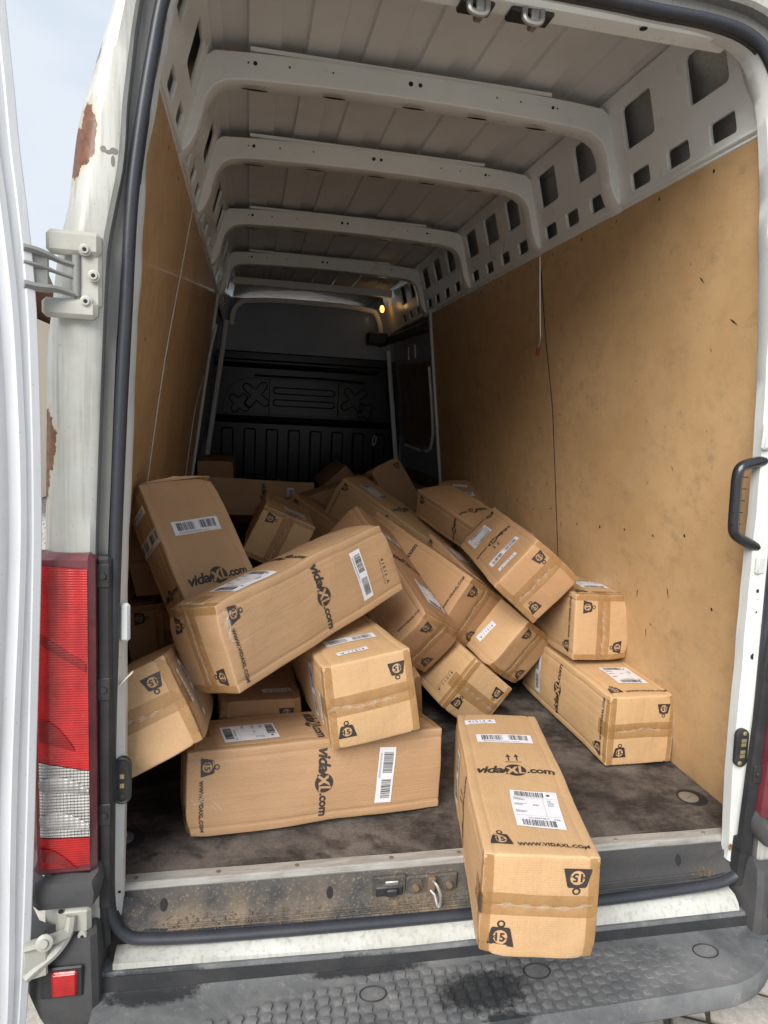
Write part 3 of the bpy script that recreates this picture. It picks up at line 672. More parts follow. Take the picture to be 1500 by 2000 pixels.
# --- sill: aluminium strip, moulded step plate, latch, lip
al_ = MB(); pr = [(.036, .003), (.034, .0045), (.004, .0045), (-.001, .002), (-.003, -.010), (-.001, -.014), (.006, -.014)]
al_.loft([[Vector((-.805 + 1.612 * k / 12, y, z + .0008 * math.sin(k * 2.1))) for y, z in pr] for k in range(13)])
strip = P(al_, 'sill_strip', 'alu')
for x_ in (-.78, -.59, -.40, -.16, .02, .47, .74):
    MB().disc((x_, .018, .0050), (0, 0, 1), .0055, .0015, 10).build('screw', 'crumb' if x_ < .1 else 'steel', strip)
rows = []
for k in range(25):
    t = k / 24; x_ = -.803 + 1.605 * t; e = max(0, abs(t - .5) - .47) / .03
    sag = -.010 * (1 - ((x_ - .05) / .85) ** 2)
    up_ = .035 * e ** 2
    rows.append([Vector((x_, y, z + (sag if z < -.05 else 0) + (up_ if z < -.03 else 0))) for y, z in ((.002, -.012), (-.006, -.020), (-.012, -.030), (-.017, -.05), (-.024, -.068), (-.036, -.080), (-.048, -.092), (-.058, -.108))])
sill = P(MB().loft(rows), 'moulded_sill', 'sill', True)
rib = MB()
for q in range(3):
    rib.tube([Vector((-.70 + 1.42 * k / 14, -.030 - .008 * q, -.076 - .0045 * q - .010 * (1 - ((-.75 + 1.42 * k / 14) / .85) ** 2))) for k in range(15)], .0028, 6)
P(rib, 'sill_rib', 'sill', True, sill)
for x_, z_ in ((-.713, -.044), (-.32, -.050), (.643, -.046)):
    MB().disc((x_, -.0175, z_), (0, -.95, .3), .015, .001, 12, rx=.55).build('drain_slot', 'hole', sill)
lt = MB().box((-.17, -.017, -.046), (.085, .012, .055), i=0, bev=.003); lt.box((-.170, -.022, -.056), (.070, .010, .026), i=2, bev=.003); lt.box((-.165, -.026, -.034), (.034, .006, .012), i=1, bev=.002); lt.box((-.165, -.030, -.056), (.028, .014, .02), i=2, bev=.003)
lt.build('latch_socket', ['sill', 'steel', 'black'], van, True)
lt = MB().box((-.060, -.020, -.046), (.135, .010, .048), i=0, bev=.004)
for x_ in (-.105, -.018): lt.disc((x_, -.026, -.045), (0, -1, .1), .020, .004, 16, 0); lt.disc((x_, -.030, -.046), (0, -1, .1), .0085, .010, 10, 1)
lt.box((-.063, -.030, -.045), (.020, .014, .046), i=1, bev=.003)
lt.build('striker_plate', ['sill', 'crumb'], van, True)
P(MB().tube(spline([(-.062, -.034, -.030), (-.055, -.050, -.034), (-.048, -.060, -.050), (-.048, -.062, -.078), (-.054, -.060, -.080), (-.058, -.050, -.062), (-.066, -.036, -.056)], 4), .0042, 8), 'striker_loop', 'steel', True)
# rust crumbs on the sill
cr_ = MB(); rr = random.Random(3)
for k in range(420):
    x_ = rr.choice((rr.gauss(-.12, .05), rr.gauss(-.62, .12), rr.uniform(-.78, .0), rr.gauss(.74, .03))); x_ = max(-.79, min(.79, x_)); s_ = rr.uniform(.0008, .0026)
    y_ = rr.uniform(-.052, -.022); z_ = -.066 - (abs(y_) - .022) * .75 - .010 * (1 - ((x_ - .05) / .85) ** 2)
    cr_.box((x_, y_, z_ + .001), (s_ * 2, s_ * 1.5, s_), Matrix.Rotation(rr.random() * 3, 3, 'Z'))
cr = P(cr_, 'dirt_crumbs', 'crumb', parent=sill); cr['kind'] = 'stuff'
# body lip below the seal
rows = []
for k in range(21):
    t = k / 20; x_ = -.812 + 1.60 * t; d = -.045 * min(1, t * 2.2)
    c0 = 0
    rows.append([Vector((x_, -.045, -.114 + d * .1)), Vector((x_, -.072, -.116 + d * .15)), Vector((x_, -.088, -.120 + d * .35)), Vector((x_, -.096, -.118 + d * .75 + c0)), Vector((x_, -.098, -.150 + d * .7 + c0)), Vector((x_, -.090, -.19))])
P(MB().loft(rows), 'rear_lip', 'white', True)
# --- bumper step
def tread_y(x_):   # front edge
    return -.300 + .012 * ((x_ + .1) / .7) ** 2 + (.0 if x_ < .62 else ((x_ - .62) / .24) ** 2 * .13)
rows = []; n = 48
for k in range(n + 1):
    x_ = -.845 + 1.70 * k / n; yf = tread_y(x_); tl = -.020 * min(1, max(0, (x_ + .85) / .7))
    rows.append([Vector((x_, -.060, -.130 + tl)), Vector((x_, -.102, -.132 + tl)), Vector((x_, -.106, -.138 + tl)), Vector((x_, -.112, -.172 + tl * .6)), Vector((x_, -.118, -.176 + tl * .5)), Vector((x_, -.15, -.178 + tl * .5)), Vector((x_, (yf - .14) / 2, -.180 + tl * .4)), Vector((x_, yf + .018, -.183 + tl * .3)), Vector((x_, yf + .006, -.187)), Vector((x_, yf, -.198)), Vector((x_, yf - .002, -.238)), Vector((x_, yf + .006, -.249)), Vector((x_, yf + .06, -.252))])
mb = MB().loft(rows); mb.add(rows[0], [tuple(range(13))]); mb.add(rows[-1], [tuple(range(13))[::-1]])
step = P(mb, 'bumper_step', 'step', True)
# darker moulded riser is the strip along the back
P(MB().loft([[Vector((x_, -.1085, -.139 - .020 * min(1, (x_ + .85) / .7))), Vector((x_, -.1145, -.171 - .012 * min(1, (x_ + .85) / .7)))] for x_ in [-.84 + 1.66 * k / 20 for k in range(21)]]), 'step_riser', 'black', False, step)
lug = MB(); ovals = [(-.66, -.235, .03), (-.235, -.185, .028), (.17, -.175, .03), (.63, -.175, .030)]
lr = random.Random(11)
for r_ in range(7):
    for c_ in range(44):
        x_ = -.60 + .0315 * c_; y_ = -.140 - .0255 * r_ - (c_ % 2) * .006
        if y_ < tread_y(x_) + .020: continue
        if any(((x_ - a) / (c * 1.5)) ** 2 + ((y_ - b) / (c * 1.2)) ** 2 < 1 for a, b, c in ovals): continue
        if y_ > -.215 + max(0, (x_ + .60)) * .22 and x_ < -.25: continue
        if x_ > .60 + (y_ + .14) * .4: continue
        wear = min(1, max(.18, 1.0 - max(0, x_ - .15) * 1.9)) * lr.uniform(.7, 1.1)
        z_ = -.1800 + (-.02 * min(1, (x_ + .85) / .7)) * .45 + (-.001 if y_ < -.24 else 0); w_ = .0136; h_ = .0106; hg = .0066 * wear
        ox, oy = lr.uniform(-.001, .001), lr.uniform(-.001, .001)
        V = [(x_ + ox + w_ * a * s * (1 + .12 * c_sg), y_ + oy + h_ * b * s, z_ + zz) for s, zz in ((1.02, 0), (.86, hg), (.70, hg * 1.1)) for a, b, c_sg in ((-1, .15, 0), (-.62, -1, 0), (.62, -1, 0), (1, .15, 0), (.62, .95, 0), (-.62, .95, 0))]
        lug.add(V, [(k + 6 * q, (k + 1) % 6 + 6 * q, (k + 1) % 6 + 6 * q + 6, k + 6 * q + 6) for q in range(2) for k in range(6)] + [(12, 13, 14, 15, 16, 17)])
lg = P(lug, 'tread_lugs', 'step', True, step); lg['kind'] = 'stuff'
for a, b, c in ovals:
    z_ = -.1775 + (-.02 * min(1, (a + .85) / .7)) * .45
    P(MB().ring((a, b, z_ - .0005), (0, 0, 1), c * .75, .0016, 26, rx=1.45, up=Vector((0, 1, 0))), 'plug_outline', 'black', True, step)
P(MB().box((XC, .35, -.33), (1.7, .3, .12)), 'rear_crossmember', 'black')
# --- open rear door
DL = [(-.965, 1.99), (-.968, 1.85), (-.962, 1.75), (-.954, 1.65), (-.947, 1.55), (-.935, 1.43), (-.925, 1.284), (-.922, 1.10), (-.922, .95), (-.925, .80), (-.937, .497), (-.951, .167), (-.963, -.064), (-.972, -.18), (-.985, -.24)]
dd = Vector((-.75, -.66, 0)); dn = Vector((.66, -.75, 0))
CS = [(-.004, -.035), (.0, -.004), (.003, 0), (.022, 0), (.025, -.006), (.040, -.007), (.045, .001), (.060, .003), (.068, -.006), (.085, -.012), (.094, -.004), (.12, -.002), (.16, -.002), (.17, -.012), (.60, -.014), (.61, -.004), (.78, -.004), (.785, -.035)]
rows = []
dl = spline([(a, -.16, b) for a, b in DL], 4)
CS = [(a * .74 if a < .2 else a, b * .5 if b > -.03 else b) for a, b in CS]
for (s_, n_) in CS:
    rows.append([p + dd * s_ + dn * n_ + dd * (.004 * math.sin(p.z * 5) if .02 < s_ < .1 else 0) for p in dl])
door = P(MB().loft(rows), 'rear_door', 'door', True)
P(MB().loft([[p + dd * s_ + dn * n_ for p in dl] for s_, n_ in ((-.004, -.035), (.785, -.035))]), 'door_outer_skin', 'white', True, door)
def dpt(s_, z_, n_):
    x0 = next((a + (c - a) * ((z_ - b) / (d - b)) for (a, b), (c, d) in zip(DL, DL[1:]) if d <= z_ <= b), -.95); return Vector((x0, -.16, z_)) + dd * s_ + dn * n_
for z_, s_ in ((.93, .082), (.26, .082)):
    P(MB().disc(dpt(s_, z_, -.0025), dn, .017, .0006, 14, rx=.33), 'door_slot', 'hole', False, door)
P(MB().disc(dpt(.04, -.13, -.006), dn, .004, .0006, 10), 'door_hole', 'hole', False, door)
# second door, folded right back along the body side
rows = []
for (s_, n_) in CS: rows.append([Vector((-p.x + .13, p.y + .12, p.z)) + Vector((.10, .995, 0)) * s_ + Vector((.995, -.10, 0)) * n_ for p in dl])
P(MB().loft(rows), 'rear_door', 'door', True)
# --- hinges
hb = MB().box((-.872, -.108, 1.412), (.098, .026, .044), i=0, bev=.008); hb.box((-.880, -.108, 1.292), (.100, .026, .036), i=0, bev=.008)
hb.box((-.849, -.102, 1.352), (.050, .020, .11), i=0, bev=.006)
for x_, z_ in ((-.851, 1.400), (-.836, 1.354), (-.850, 1.306)):
    hb.disc((x_, -.118, z_), (0, -1, 0), .0115, .004, 18, 0); hb.disc((x_, -.122, z_), (0, -1, 0), .008, .0035, 14, 0); hb.disc((x_, -.1256, z_), (0, -1, 0), .0042, .0004, 6, 1)
h1 = hb.build('upper_hinge', ['hinge', 'hole'], van, True)
ha = MB()
for za, zb, th in ((1.385, 1.375, .008), (1.360, 1.352, .005), (1.322, 1.322, .009)):
    ha.tube(spline([(-.945, -.168, za), (-.922, -.152, za - .002), (-.895, -.128, zb), (-.872, -.112, zb - .004)], 4), [th * 1.3] * 7 + [th] * 6, 6, flat=.7)
ha.box((-.935, -.150, 1.352), (.055, .012, .07), Matrix.Rotation(.35, 3, 'Z'), bev=.003)
ha.disc((-.868, -.112, 1.390), (0, 0, -1), .008, .075, 12)
P(ha, 'hinge_arm', 'arm', True, h1)
hb = MB().box((-.888, -.110, .012), (.072, .02, .06), i=0, bev=.008); hb.disc((-.868, -.120, -.018), (0, -1, 0), .010, .008, 14, 0); hb.disc((-.868, -.1282, -.018), (0, -1, 0), .004, .0004, 6, 1)
hb.disc((-.912, -.120, .040), (0, -1, 0), .005, .002, 10, 1)
h2 = hb.build('lower_hinge', ['hinge', 'hole'], van, True)
ha = MB()
ha.tube(spline([(-.968, -.170, -.065), (-.945, -.160, -.048), (-.915, -.145, -.030), (-.895, -.130, -.004), (-.890, -.12, .03)], 4), .014, 8, flat=.8)
ha.tube(spline([(-.968, -.172, .005), (-.940, -.165, .006), (-.915, -.150, .002), (-.895, -.132, -.002)], 4), .013, 8, flat=.7)
ha.disc((-.930, -.172, .012), (.1, -1, .35), .017, .006, 18); ha.disc((-.930, -.178, .014), (.1, -1, .35), .009, .005, 14)
ha.box((-.950, -.165, -.035), (.045, .012, .075), Matrix.Rotation(.3, 3, 'Z'), bev=.004)
P(ha, 'hinge_arm', 'hinge', True, h2)

# --- bulkhead (front wall of the load space)
BYY = 4.50
bh = P(MB().loft([[(-.90, BYY, z) for z in (-.0, 1.0, 1.62)], [(.80, BYY, z) for z in (-.0, 1.0, 1.62)]]), 'bulkhead', 'gloss')
P(MB().box((-.07, BYY + .012, 1.83), (1.50, .02, .46)), 'upper_bulkhead_panel', 'bulkgrey', parent=bh)
P(MB().box((-.10, BYY - .02, 1.585), (1.50, .05, .075), bev=.012), 'bulkhead_ledge', 'gloss', True, bh)
P(MB().box((-.14, BYY - .035, 1.508), (1.42, .05, .026), Matrix.Rotation(-.5, 3, 'X'), bev=.006), 'bulkhead_bar', 'gloss', True, bh)
P(MB().tube([(-.50, BYY - .03, 1.425), (.1, BYY - .034, 1.428), (.45, BYY - .03, 1.415)], .008, 8), 'bulkhead_edge', 'gloss', True, bh)
P(MB().box((-.07, BYY - .04, 1.05), (1.5, .06, .055), Matrix.Rotation(-.4, 3, 'X'), bev=.012), 'bulkhead_shelf', 'gloss', True, bh)
pn, pf = shape([rrect(-.368, 1.10, .222, 1.405, .006)], .004, .003)
new('centre_panel', [(v.x, BYY - .012 - v.z, v.y) for v in pn], pf, M['gloss'], bh, True)
pn, pf = shape([[(-.76, 1.10), (-.376, 1.10), (-.376, 1.40), (-.56, 1.40), (-.66, 1.365), (-.72, 1.29), (-.76, 1.18)]], .004, .003)
new('corner_panel', [(v.x, BYY - .012 - v.z, v.y) for v in pn], pf, M['gloss'], bh, True)
new('corner_panel', [(-v.x - .146, BYY - .012 - v.z, v.y) for v in pn], [f[::-1] for f in pf], M['gloss'], bh, True)
for zc in (1.306, 1.203):
    P(MB().tube([(a, BYY - .018, b) for a, b in rrect(-.337, zc - .026, .193, zc + .026, .026, 5)], .006, 6, True), 'embossed_slot', 'gloss', True, bh)
def cross_outline(cx_, cz_, a, rot, L1, L2, w_):
    pts = []
    for k in range(4):
        an = math.radians(rot + 90 * k); d = Vector((math.cos(an), math.sin(an))); n_ = Vector((-d.y, d.x)); LL = (L1, L2, L1, L2)[k]
        for t, s in ((1, -1), (1, 1)):
            pass
        c = Vector((cx_, cz_)) + d * LL
        pts.append(Vector((cx_, cz_)) + d * w_ - n_ * w_)
        for q in range(7):
            bb = math.radians(-90 + 180 * q / 6); pts.append(c + d * math.cos(bb) * w_ + n_ * math.sin(bb) * w_)
    return [(p.x, BYY - .018, p.y) for p in pts]
P(MB().tube(cross_outline(-.485, 1.26, 0, 52, .10, .10, .032), .006, 6, True).tube(cross_outline(-.625, 1.185, 0, 52, .06, .065, .030), .006, 6, True), 'embossed_cross', 'gloss', True, bh)
P(MB().tube(cross_outline(.365, 1.26, 0, 128, .09, .10, .032), .006, 6, True).tube(cross_outline(.47, 1.17, 0, 128, .05, .05, .028), .006, 6, True), 'embossed_cross', 'gloss', True, bh)
for k in range(8):
    x_ = -.72 + .19 * k
    P(MB().box((x_, BYY - .016, .50), (.105, .03, .95), bev=.012), 'bulkhead_rib', 'gloss', True, bh)
P(MB().tube(spline([(.565, BYY - .03, .965), (.55, BYY - .035, .92), (.555, BYY - .03, .87), (.575, BYY - .03, .90), (.58, BYY - .03, .95)], 4), .006, 6), 'dangling_tie', 'wire', True, bh)
# posts at the ends of the plywood and sliding-door recess
P(MB().tube(spline([wall_pt(1, 3.13, z, .004 - .0 * z) for z in (.0, .4, .75, 1.1, 1.5, 1.86)], 4), .020, 8, flat=.6), 'door_post', 'inner', True)
P(MB().tube(spline([wall_pt(1, 3.20, z, -.015) for z in (.0, .4, .75, 1.1, 1.5, 1.86)], 4), .014, 8), 'door_rubber', 'seal', True)
P(MB().tube(spline([wall_pt(-1, 3.13, z, .006) for z in (.0, .4, .75, 1.1, 1.5, 1.86)], 4), .020, 8, flat=.6), 'door_post', 'inner', True)
P(MB().tube(spline([wall_pt(-1, 4.44, z, .02) for z in (.0, .7, 1.3, 1.86)], 4), .022, 8), 'door_post', 'inner', True)
P(MB().tube(spline([wall_pt(1, 4.40, z, .05) for z in (.0, .5, .8, 1.24, 1.7)], 4), .020, 8), 'door_post', 'inner', True)
for sg in (-1, 1):
    P(MB().loft([[(XC + sg * (hwp(z) + .03), y, z) for z in (0, .9, 1.86)] for y in (3.1, 4.52)]), 'side_door_skin', 'bulkgrey')
P(MB().loft([[(XC + hwp(z) + .018, y, z) for z in (.02, .7)] for y in (3.25, 4.35)]), 'door_card', 'plydark')
P(MB().loft([[(XC + hwp(z) + .018, 3.32 + .25 * max(0, (1.0 - z)) , z) for z in (.92, 1.0, 1.2, 1.54)], [(XC + hwp(z) + .018, 4.3 , z) for z in (.92, 1.0, 1.2, 1.58)]]), 'door_window_cover', 'plydark')
P(MB().tube(spline([(XC + hwp(z) + .012, y, z) for y, z in ((3.30, 1.5), (3.29, 1.2), (3.33, .98), (3.55, .88), (4.25, .90))], 5), .012, 6), 'window_surround', 'inner', True)
P(MB().box((.62, 3.85, 1.765), (.05, 1.35, .06), Matrix.Rotation(.07, 3, 'Z'), bev=.008), 'slide_rail', 'black', True)
P(MB().box((.50, 4.25, 1.775), (.17, .12, .10), bev=.012), 'rail_bracket', 'black', True)
for q in range(2): P(MB().tube([(XC + hwp(1.5) + .01, 3.75 + .22 * q, 1.70), (XC + hwp(1.6) + .03, 3.75 + .22 * q, 1.60)], .010, 6), 'door_stiffener', 'inner', True)
# cargo lamp, lit
cl = P(MB().disc((.545, 4.28, 2.03), (-1, -.6, -.2), .030, .012, 14, rx=.8, dome=.006), 'cargo_lamp', 'glow', True)
pl = bpy.data.lights.new('cargo_lamp_light', 'POINT'); pl.energy = .04; pl.color = (1, .6, .25); pl.shadow_soft_size = .02
plo = bpy.data.objects.new('cargo_lamp_light', pl); col.objects.link(plo); plo.parent = van; plo.location = (.50, 4.24, 2.0)

# --- fittings in the doorway
hd = spline([(.786, -.022, 1.062), (.740, -.030, 1.057), (.700, -.030, 1.048), (.679, -.030, 1.038), (.672, -.030, 1.015), (.674, -.030, .96), (.678, -.030, .89), (.685, -.030, .868), (.705, -.030, .854), (.75, -.030, .836), (.80, -.022, .826)], 4)
hdl = P(MB().tube(hd, .0150, 10, flat=.9), 'grab_handle', 'handle', True)
P(MB().box((.786, -.024, .944), (.022, .022, .25), bev=.006), 'handle_mount', 'handle', True, hdl)
for z_ in (1.035, .862): P(MB().tube([(.792, -.04, z_), (.775, -.046, z_)], .009, 8), 'handle_bolt', 'steel', True, hdl)
gm = MB()
for k in range(5): gm.tube([(.6620 + .0012 * k, -.0405, .895 + .03 * k), (.690 + .0012 * k, -.0405, .895 + .03 * k)], .0015, 6)
P(gm, 'grip_ridges', 'handle', True, hdl)['kind'] = 'stuff'
for (x_, z_, rot) in ((-.799, .293, .0), (.770, .291, -.06)):
    sgn = -1 if x_ < 0 else 1
    V, F = shape([rrect(-.017, -.052, .017, .052, .017, 6)], .004, .002)
    Rm = Matrix.Rotation(rot, 3, 'Y')
    yb = -.046
    mk = new('marker_lamp', [Rm @ Vector((v.x, -v.z, v.y)) + Vector((x_, yb, z_)) for v in V], F, M['black'], van, True)
    if sgn < 0:
        P(MB().tube([Rm @ Vector((a, 0, b)) + Vector((x_, yb - .006, z_)) for a, b in rrect(-.017, -.052, .017, .052, .017, 6)], .0035, 6, True), 'lamp_rim', 'black', True, mk)
        for dz in (.010, -.012): P(MB().box((x_, yb - .0068, z_ + dz), (.009, .002, .010)), 'contact', 'brass', parent=mk)
        P(MB().disc((x_, yb - .006, z_ - .040), (0, -1, 0), .007, .002, 10), 'lamp_screw', 'black', True, mk)
    else:
        for dz in (.022, .010, -.010, -.022): P(MB().box((x_ + .002, yb - .0068, z_ + dz), (.014, .002, .009), Rm), 'contact', 'brass', parent=mk)
        for dz in (.042, -.042): P(MB().disc((x_ + .0 - dz * rot, yb - .006, z_ + dz), (0, -1, 0), .0062, .002, 12), 'lamp_screw', 'brass', True, mk)
P(MB().tube([(-.803, -.05, .515), (-.790, -.052, .53), (-.776, -.054, .545)], .006, 5, flat=.3), 'tape_scrap', 'wire', True)
P(MB().box((-.793, -.05, .655), (.022, .012, .085), bev=.006), 'frame_tab', 'flange', True)
P(MB().box((.758, -.045, .79), (.026, .014, .05), bev=.006), 'frame_tab', 'flange', True); P(MB().box((.730, -.045, 1.12), (.026, .014, .07), bev=.008), 'frame_tab', 'flange', True)
hl = MB()
for x_, z_, r in ((.768, .775 - .03, .0035), (.760, .722, .005), (.765, .70, .0028), (.764, .665, .003), (.772, .545, .009), (-.806, .60, .003), (-.805, .575, .0025), (-.808, .555, .003), (-.808, .48, .003), (-.806, .02, .0035)):
    hl.disc((x_, -.0465, z_), (0, -1, 0), r, .0005, 10)
P(hl, 'frame_holes', 'hole')
# sill corner rust
P(MB().disc((.778, -.045, .0), (0, -1, 0), .010, .001, 9, rx=.6), 'rust_spot', 'rust')
# tie-down eyes in the floor
for (x_, y_) in ((.825, .195), (-.835, .185)):
    t_ = MB().disc((x_ + .006, y_, .0004), (0, 0, 1), .046, .0008, 26, 1); t_.ring((x_ - .006, y_, .006), (0, 0, 1), .030, .0048, 22, 0); t_.disc((x_ - .006, y_, .0012), (0, 0, 1), .030, .0035, 22, 0, rx=.95); t_.ring((x_ - .008, y_ - .004, .0075), (0, 0, 1), .016, .003, 16, 0); t_.box((x_ - .008, y_, .007), (.034, .007, .004), Matrix.Rotation(.5, 3, 'Z'), 0, .0015)
    t_.build('tie_down_eye', ['steel', 'hole'], van, True)
# wires
P(MB().tube(spline([wall_pt(1, 1.315, 1.835, .004), wall_pt(1, 1.322, 1.70, .006), wall_pt(1, 1.332, 1.55, .006), wall_pt(1, 1.335, 1.50, .006), wall_pt(1, 1.36, 1.46, .006)], 4), .0055, 6), 'hanging_cable', 'steel', True)
P(MB().tube([wall_pt(1, 1.36, 1.46, .006), wall_pt(1, 1.378, 1.43, .006)], .008, 6), 'cable_end', 'redtip', True)
P(MB().tube([wall_pt(1, 1.316, 1.80, .003), wall_pt(1, 1.29, 1.5, .003), wall_pt(1, 1.245, 1.2, .002), wall_pt(1, 1.236, .5, .002)], .0018, 5), 'seam_filler', 'screw', True)
P(MB().tube(spline([wall_pt(-1, 1.155, 1.835, .004), wall_pt(-1, 1.07, 1.6, .004), wall_pt(-1, .955, 1.28, .004), wall_pt(-1, .935, .95, .004), wall_pt(-1, .93, .6, .004)], 4), .0022, 5), 'pale_wire', 'wire', True)
P(MB().tube(spline([wall_pt(-1, 2.90, 1.32, .006), wall_pt(-1, 2.60, 1.12, .006), wall_pt(-1, 2.58, .85, .006), wall_pt(-1, 2.6, .6, .006)], 4), .003, 5), 'pale_wire', 'wire', True)
# white sealing strip hanging at the left front
P(MB().tube(spline([wall_pt(-1, 3.14, 1.66, .02), wall_pt(-1, 3.0, 1.5, .02), wall_pt(-1, 2.9, 1.32, .02)], 4), [.012] * 3 + [.009] * 3 + [.004] * 3, 6), 'loose_trim', 'inner', True)

# ================================================================== PARCELS
# ---- prints, built once as flat geometry
def norm(V, F, x0, x1, W_, cy_=None):
    k = W_ / (x1 - x0); ys = [v.y for v in V]; yc = (min(ys) + max(ys)) / 2 if cy_ is None else cy_
    return [((v.x - (x0 + x1) / 2) * k, (v.y - yc) * k) for v in V], F
def join(parts):
    V = []; F = []; I = []
    for v, f, i in parts:
        n_ = len(V); V += v; F += [tuple(a + n_ for a in q) for q in f]; I += [i] * len(f)
    return V, F, I
def rct(x0, y0, x1, y1): return [(x0, y0), (x1, y0), (x1, y1), (x0, y1)], [(0, 1, 2, 3)]
def flat(loops): V, F = shape(loops); return [(v.x, v.y) for v in V], F
def shift(V, dx, dy): return [(x + dx, y + dy) for x, y in V]
ART = {}
v, f = norm(*text('WWW.VIDAXL.COM', 1, .034, 0, 1.08), .154); ART['web'] = join([(v, f, 0)])
# logo: vida + XL roundel + .com (about 0.2 m wide)
tv = text('vida', 1, .030, .25, .92); tc_ = text('.com', 1, .030, .10, .95)
a_, fa = norm(*tv, .068, .27); b_, fb = norm(*tc_, .070, .27)
R0 = .0275
def arc(r, a0, a1, n_=18): return [(r * math.cos(math.radians(a0 + (a1 - a0) * k / n_)), r * math.sin(math.radians(a0 + (a1 - a0) * k / n_))) for k in range(n_ + 1)]
Xl = [(-.024, .013), (-.014, .015), (-.008, .005), (.000, .016), (.010, .019), (-.001, .001), (.007, -.016), (-.002, -.017), (-.008, -.006), (-.017, -.019), (-.027, -.020), (-.014, .000)]
Ll = [(.0105, .021), (.018, .022), (.0145, -.010), (.024, -.010), (.0245, -.016), (.0075, -.016)]
rd, rf = flat([arc(R0, 0, 360, 36)[:-1], Xl, Ll])
xb, xf = norm(*text('x', 1, .05, .1), .030)
ART['logo'] = join([(shift(a_, -.0625, 0), fa, 0), (shift(rd, .003, .002), rf, 0), (shift(b_, .0665, 0), fb, 0), (*flat([[(-.036, -.006), (-.026, .006), (-.020, .003), (-.026, -.012), (-.034, -.016)]]), 0)])
def wmark():
    s = .030; tr = [(-1, -.72), (1, -.72), (1.0, -.60), (.70, .62), (.58, .74), (-.58, .74), (-.70, .62), (-1.0, -.60)]
    body = flat([[(x * s, y * s) for x, y in tr], circ(0, -.02 * s, .54 * s, 24)])
    rg = flat([circ(0, 1.0 * s, .30 * s, 20), circ(0, 1.02 * s, .165 * s, 16)])
    t1 = norm(*text('15', 1, .03), .021); t2 = norm(*text('<', 1, .02), .0085); t3 = norm(*text('KG', 1, .01), .0095)
    return join([(*body, 0), (*rg, 0), (shift(t1[0], -.0005, -.0008), t1[1], 0), (shift(t2[0], -.0135, -.001), t2[1], 0), (shift([(x * .85, y * .85) for x, y in t3[0]], .0135, -.0035), t3[1], 0)])
ART['mark'] = wmark()
ar_ = []
for dx in (-.011, .011): ar_.append((*flat([[(dx - .0018, -.014), (dx + .0018, -.014), (dx + .0018, .006), (dx + .007, .004), (dx, .020), (dx - .007, .004), (dx - .0018, .006)]]), 0))
ar_.append((*rct(-.022, -.0215, .022, -.0195), 0)); ART['arrows'] = join(ar_)
def grid(x0, y0, x1, y1, nx=8, ny=4):
    V = [(x0 + (x1 - x0) * i / nx, y0 + (y1 - y0) * j / ny) for j in range(ny + 1) for i in range(nx + 1)]
    return V, [(j * (nx + 1) + i, j * (nx + 1) + i + 1, (j + 1) * (nx + 1) + i + 1, (j + 1) * (nx + 1) + i) for j in range(ny) for i in range(nx)]
def bars(x0, x1, y0, y1, seed):
    rr = random.Random(seed); parts = []; x = x0
    while x < x1:
        wd = rr.choice((.0008, .0008, .0015, .0024)); parts.append((*rct(x, y0, min(x + wd, x1), y1), 1)); x += wd + rr.choice((.0008, .0012, .0020))
    return parts
def lines(x0, y0, n_, seed, wmax=.03, dy=.0032, h_=.0014):
    rr = random.Random(seed); p_ = []
    for k in range(n_):
        x = x0
        while x < x0 + wmax * rr.uniform(.5, 1): wd = rr.uniform(.0015, .005); p_.append((*rct(x, y0 - dy * k, x + wd, y0 - dy * k + h_), 1)); x += wd + .001
    return p_
def bsticker(seed):
    return join([(*grid(-.078, -.024, .078, .024), 0)] + bars(-.064, -.006, -.010, .018, seed) + bars(.012, .066, -.010, .018, seed + 1) + lines(-.062, -.0165, 2, seed, .12, .003, .0012))
for q in range(3): ART['bar%d' % q] = bsticker(20 + q * 5)
def stick(s_):
    v, f = norm(*text(s_, 1, .004, 0, 1.25), .072); return join([(*grid(-.046, -.014, .046, .014), 0), (shift(v, 0, .003), f, 1)] + lines(-.036, -.0105, 1, 4, .07))
ART['st1'] = stick('41511.A'); ART['st3'] = stick('41513.A'); ART['st6'] = stick('41516.A')
v, f = norm(*text('41511.A', 1, .006, 0, 1.3), .085); v2, f2 = norm(*text('OUT1 panel seat grey', 1, .002, 0, 1.1), .08)
ART['art'] = join([(v, f, 0), (shift(v2, .0, -.015), f2, 0)])
def ship(seed):
    p_ = [(*grid(-.055, -.075, .055, .075, 6, 8), 0)] + bars(-.044, .024, .048, .070, seed) + bars(-.040, .036, -.070, -.047, seed + 1)
    v, f = norm(*text('CH-DPD-0611', 1, .006), .046); p_ += [(shift(v, 0, -.040), f, 1)]
    p_ += lines(-.048, .038, 3, seed, .028) + lines(-.048, .016, 3, seed + 2, .03) + lines(-.005, .014, 2, seed + 3, .016) + lines(-.048, -.012, 3, seed + 5, .03) + lines(.030, .034, 6, seed + 6, .014, .0042) + lines(.034, -.040, 2, seed + 9, .014)
    p_ += [(*rct(-.050, .0425, .050, .0430), 1), (*rct(.020, -.032, .0204, .0425), 1), (*rct(-.050, -.031, .050, -.0306), 1), (circ(.034, .058, .0045, 8), [tuple(range(8))], 1)]
    return join(p_)
ART['ship'] = ship(50); ART['ship2'] = ship(77)
NAMES = {'web': 'web_address', 'logo': 'logo_print', 'mark': 'weight_mark', 'arrows': 'arrow_mark', 'bar0': 'barcode_sticker', 'bar1': 'barcode_sticker', 'bar2': 'barcode_sticker', 'st1': 'article_sticker', 'st3': 'article_sticker', 'st6': 'article_sticker', 'art': 'article_print', 'ship': 'shipping_label', 'ship2': 'shipping_label'}

